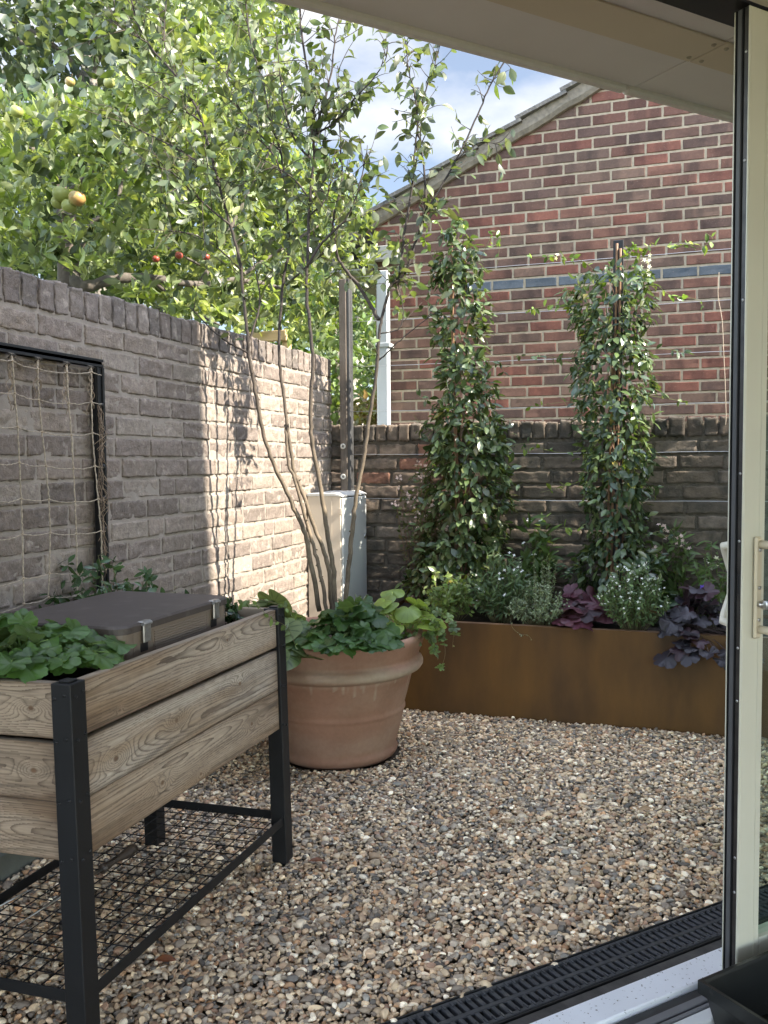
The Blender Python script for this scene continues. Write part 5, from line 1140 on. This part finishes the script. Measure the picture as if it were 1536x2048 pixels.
bush('trailing evergreen shoots behind the plastic box against the grey wall', 'plant', (-1.74, 2.42, .62), 42, .30, .30, .040, .42, [(.045, .085, .04), (.06, .105, .045)], 503, 'periwinkle', 13, arch=.5, m=M_LEAF_GLOSS, lean=(0, -.05))
# in the terracotta pot
pz = .46
heuchera('large heart-shaped dark-veined leaves on the left of the terracotta pot', 'plant', (-1.55, 3.21, pz + .06), 52, .20, .15, .078, [(.13, .17, .07), (.10, .145, .055), (.15, .19, .085)], 511, 'heartleaf_plant', lobes=1, vein=.75, veincol=(.035, .06, .02), depth=.12, ruffle=.05, notch=.42, scal=.0, lean=(.0, -.10), low=-.5, zmin=.47)
heuchera('glossy dark green scalloped plant at the front of the terracotta pot', 'plant', (-1.225, 3.25, pz + .06), 120, .205, .15, .048, [(.05, .105, .028), (.062, .125, .032), (.04, .085, .026)], 512, lobes=7, depth=.2, scal=.06, ruffle=.22, low=-.2, lean=(.0, -.06), zmin=.515)
heuchera('lime green heart-leaved plant on the right of the terracotta pot', 'plant', (-1.12, 3.50, pz + .04), 26, .15, .20, .056, [(.21, .29, .05), (.17, .24, .06)], 513, 'heartleaf_plant', lobes=1, depth=.1, ruffle=.1, notch=.42, scal=0., lean=(.02, -.02), vein=.3, veincol=(.09, .13, .03), low=.1, zmin=.53)
tg = bush('trailing light green geranium spilling over the right rim of the pot', 'plant', (-1.07, 3.46, pz), 10, .12, .12, .03, .8, [(.12, .18, .05), (.09, .14, .05)], 514, 'trailing_geranium', 6, lean=(.05, 0))
for i, p in enumerate(([(832, 1225), (860, 1240), (885, 1275), (890, 1310), (880, 1340)], [(835, 1235), (858, 1265), (868, 1295), (876, 1320)], [(840, 1215), (880, 1225), (905, 1245), (912, 1270)])): trail(tg, p, 1, [3.45, 3.42, 3.40, 3.38, 3.37][:len(p)], .023, [(.14, .20, .06), (.11, .16, .06)], 20 + i, 11, lob=True)
bush('silvery lace-leaved plant behind the stems in the terracotta pot', 'plant', (-1.32, 3.68, pz), 26, .16, .15, .022, .5, [(.20, .23, .19), (.16, .20, .16)], 515, 'silver_plant', 18)
# in the steel planter
bush('thin airy shrub with tiny pink-white flowers at the left end of the steel planter', 'shrub', pt(850, 1180, 4.55), 46, .78, .18, .03, .45, [(.055, .08, .025), (.075, .09, .03), (.09, .075, .035)], 521, 'flowering_shrub', 20, arch=.25, flow=((.62, .48, .46), .009, 5, .75, 5), stemc=(.13, .07, .04))
bush('low lime-leaved plant at the left of the steel planter beside the pot', 'plant', pt(905, 1240, 4.24), 46, .25, .16, .036, .5, [(.14, .20, .05), (.10, .16, .045), (.18, .23, .07)], 522, 'low_plant', 11, lean=(0, -.03))
bush('soft bushy plant with narrow leaves and a few tiny white flowers', 'plant', pt(1000, 1240, 4.28), 110, .34, .19, .044, .24, [(.075, .12, .05), (.095, .145, .06), (.06, .10, .045)], 523, 'narrow_leaved_plant', 18, up=.5, arch=.45, w=LANCE, flow=((.75, .75, .75), .008, 4, .16, 2))
th = bush('silvery green thyme cushion between the narrow-leaved and purple plants', 'plant', pt(1078, 1255, 4.21), 120, .24, .16, .014, .5, [(.20, .25, .16), (.16, .21, .12), (.26, .30, .20)], 524, 'thyme', 30, arch=.6, radius=.0009, lean=(0, -.03))
bush('taller wispy thyme sprigs rising behind the silvery cushion', 'plant', pt(1070, 1255, 4.36), 30, .33, .12, .014, .5, [(.15, .19, .10), (.19, .23, .14)], 525, 'thyme', 26, arch=.1, radius=.001)
trail(th, [(1020, 1235), (1025, 1255), (1040, 1268), (1055, 1270), (1064, 1280)], 1, [4.14, 4.10, 4.10, 4.10, 4.10], .010, [(.2, .22, .14)], 31, 12)
trail(th, [(912, 1245), (908, 1262), (905, 1295)], 1, [4.14, 4.105, 4.10], .012, [(.2, .2, .1)], 32, 4)
heuchera('purple ruffled plant in the middle of the steel planter', 'plant', pt(1160, 1255, 4.27, .43), 46, .17, .17, .070, [(.085, .026, .042), (.06, .02, .03), (.11, .045, .06)], 526, lobes=5, depth=.25, ruffle=.16, low=.0, lean=(0, -.03), zmin=.46)
bush('rounded white-flowered bush spilling over the front of the steel planter', 'plant', pt(1268, 1260, 4.20), 130, .33, .17, .022, .42, [(.09, .145, .055), (.12, .18, .07), (.075, .12, .05)], 527, 'white_flowered_bush', 15, arch=.55, flow=((.8, .8, .78), .0065, 4, .8, 1), radius=.0009, lean=(0, -.05))
heuchera('near-black ruffled plant hanging over the right end of the steel planter', 'plant', pt(1385, 1260, 4.24, .44), 85, .22, .20, .056, [(.024, .020, .027), (.034, .028, .036), (.017, .013, .017), (.04, .017, .024)], 528, lobes=5, depth=.3, ruffle=.24, low=-.38, trail=.05, lean=(.06, -.08), m=mat('dark purple leaf', rough=.5, var=.15, vscale=25, trans=.08, spec=.5))
bush('tall leafy green plant with narrow leaves between the two climbers', 'plant', pt(1075, 1190, 4.6), 12, .50, .10, .08, .28, [(.06, .105, .025), (.075, .12, .03)], 529, 'leafy_plant', 18, arch=.1, w=LANCE, flow=((.8, .8, .8), .014, 5, .12, 1))
bush('tall plant with long narrow leaves right of the black staked climber', 'plant', pt(1335, 1190, 4.6), 11, .46, .11, .075, .26, [(.06, .105, .025), (.075, .12, .03)], 530, 'leafy_plant', 18, arch=.15, w=LANCE, flow=((.55, .42, .40), .012, 5, .25, 8))
bush('white phlox in bloom at the far right end of the steel planter', 'flower', pt(1425, 1190, 4.42), 11, .44, .10, .05, .3, [(.08, .13, .035), (.065, .11, .03)], 531, 'phlox', 20, arch=.1, w=LANCE, flow=((.82, .80, .80), .014, 5, .38, 5))
bush('violet-flowered geranium low in front of the white phlox', 'flower', pt(1425, 1215, 4.30), 16, .25, .09, .028, .7, [(.075, .125, .035), (.09, .14, .04)], 532, 'geranium', 14, arch=.2, flow=((.16, .09, .55), .016, 5, .12, 2))
heuchera('broad round green leaves behind the near-black plant', 'plant', pt(1340, 1200, 4.45), 12, .10, .16, .05, [(.06, .11, .04), (.05, .095, .04)], 533, 'round_leaved_plant', lobes=3, depth=.06, ruffle=.06)
# loose pale tendril hanging by the right end of the wires
b = MB(); Q = smooth([on(x, y, 1, 4.66) for x, y in ((1438, 545), (1436, 590), (1444, 640), (1447, 700), (1450, 760), (1452, 830), (1451, 850))], 50); b.tube(Q, .0017, 5, np.array([.42, .34, .26])); tag(b.build('dry_tendril', M_TWIG, None, True), 'thin pale dry tendril hanging from the wires at the right', 'tendril')
# stray leaves and bigger stones on the gravel
for (x, y), l, c in (((310, 1920), 'curled russet dead leaf near the front leg of the planter', (.20, .075, .035)), ((618, 1722), 'small red-brown dead leaf beside the far planter leg', (.2, .07, .03)), ((1275, 1620), 'flat tan dead leaf on the gravel towards the steel planter', (.33, .22, .13))):
    p = on(x, y, 2, .012); b = MB(); rr = np.random.default_rng(x); leaves(b, p[None], np.array([[.8, .3, .15]]), np.array([[.1, -.3, 1.]]), .05, .022, np.array(c), .3, .35, r=rr); tag(b.build('dead_leaf', M_LEAF, None, True), l, 'leaf', 'dead leaves on the gravel')
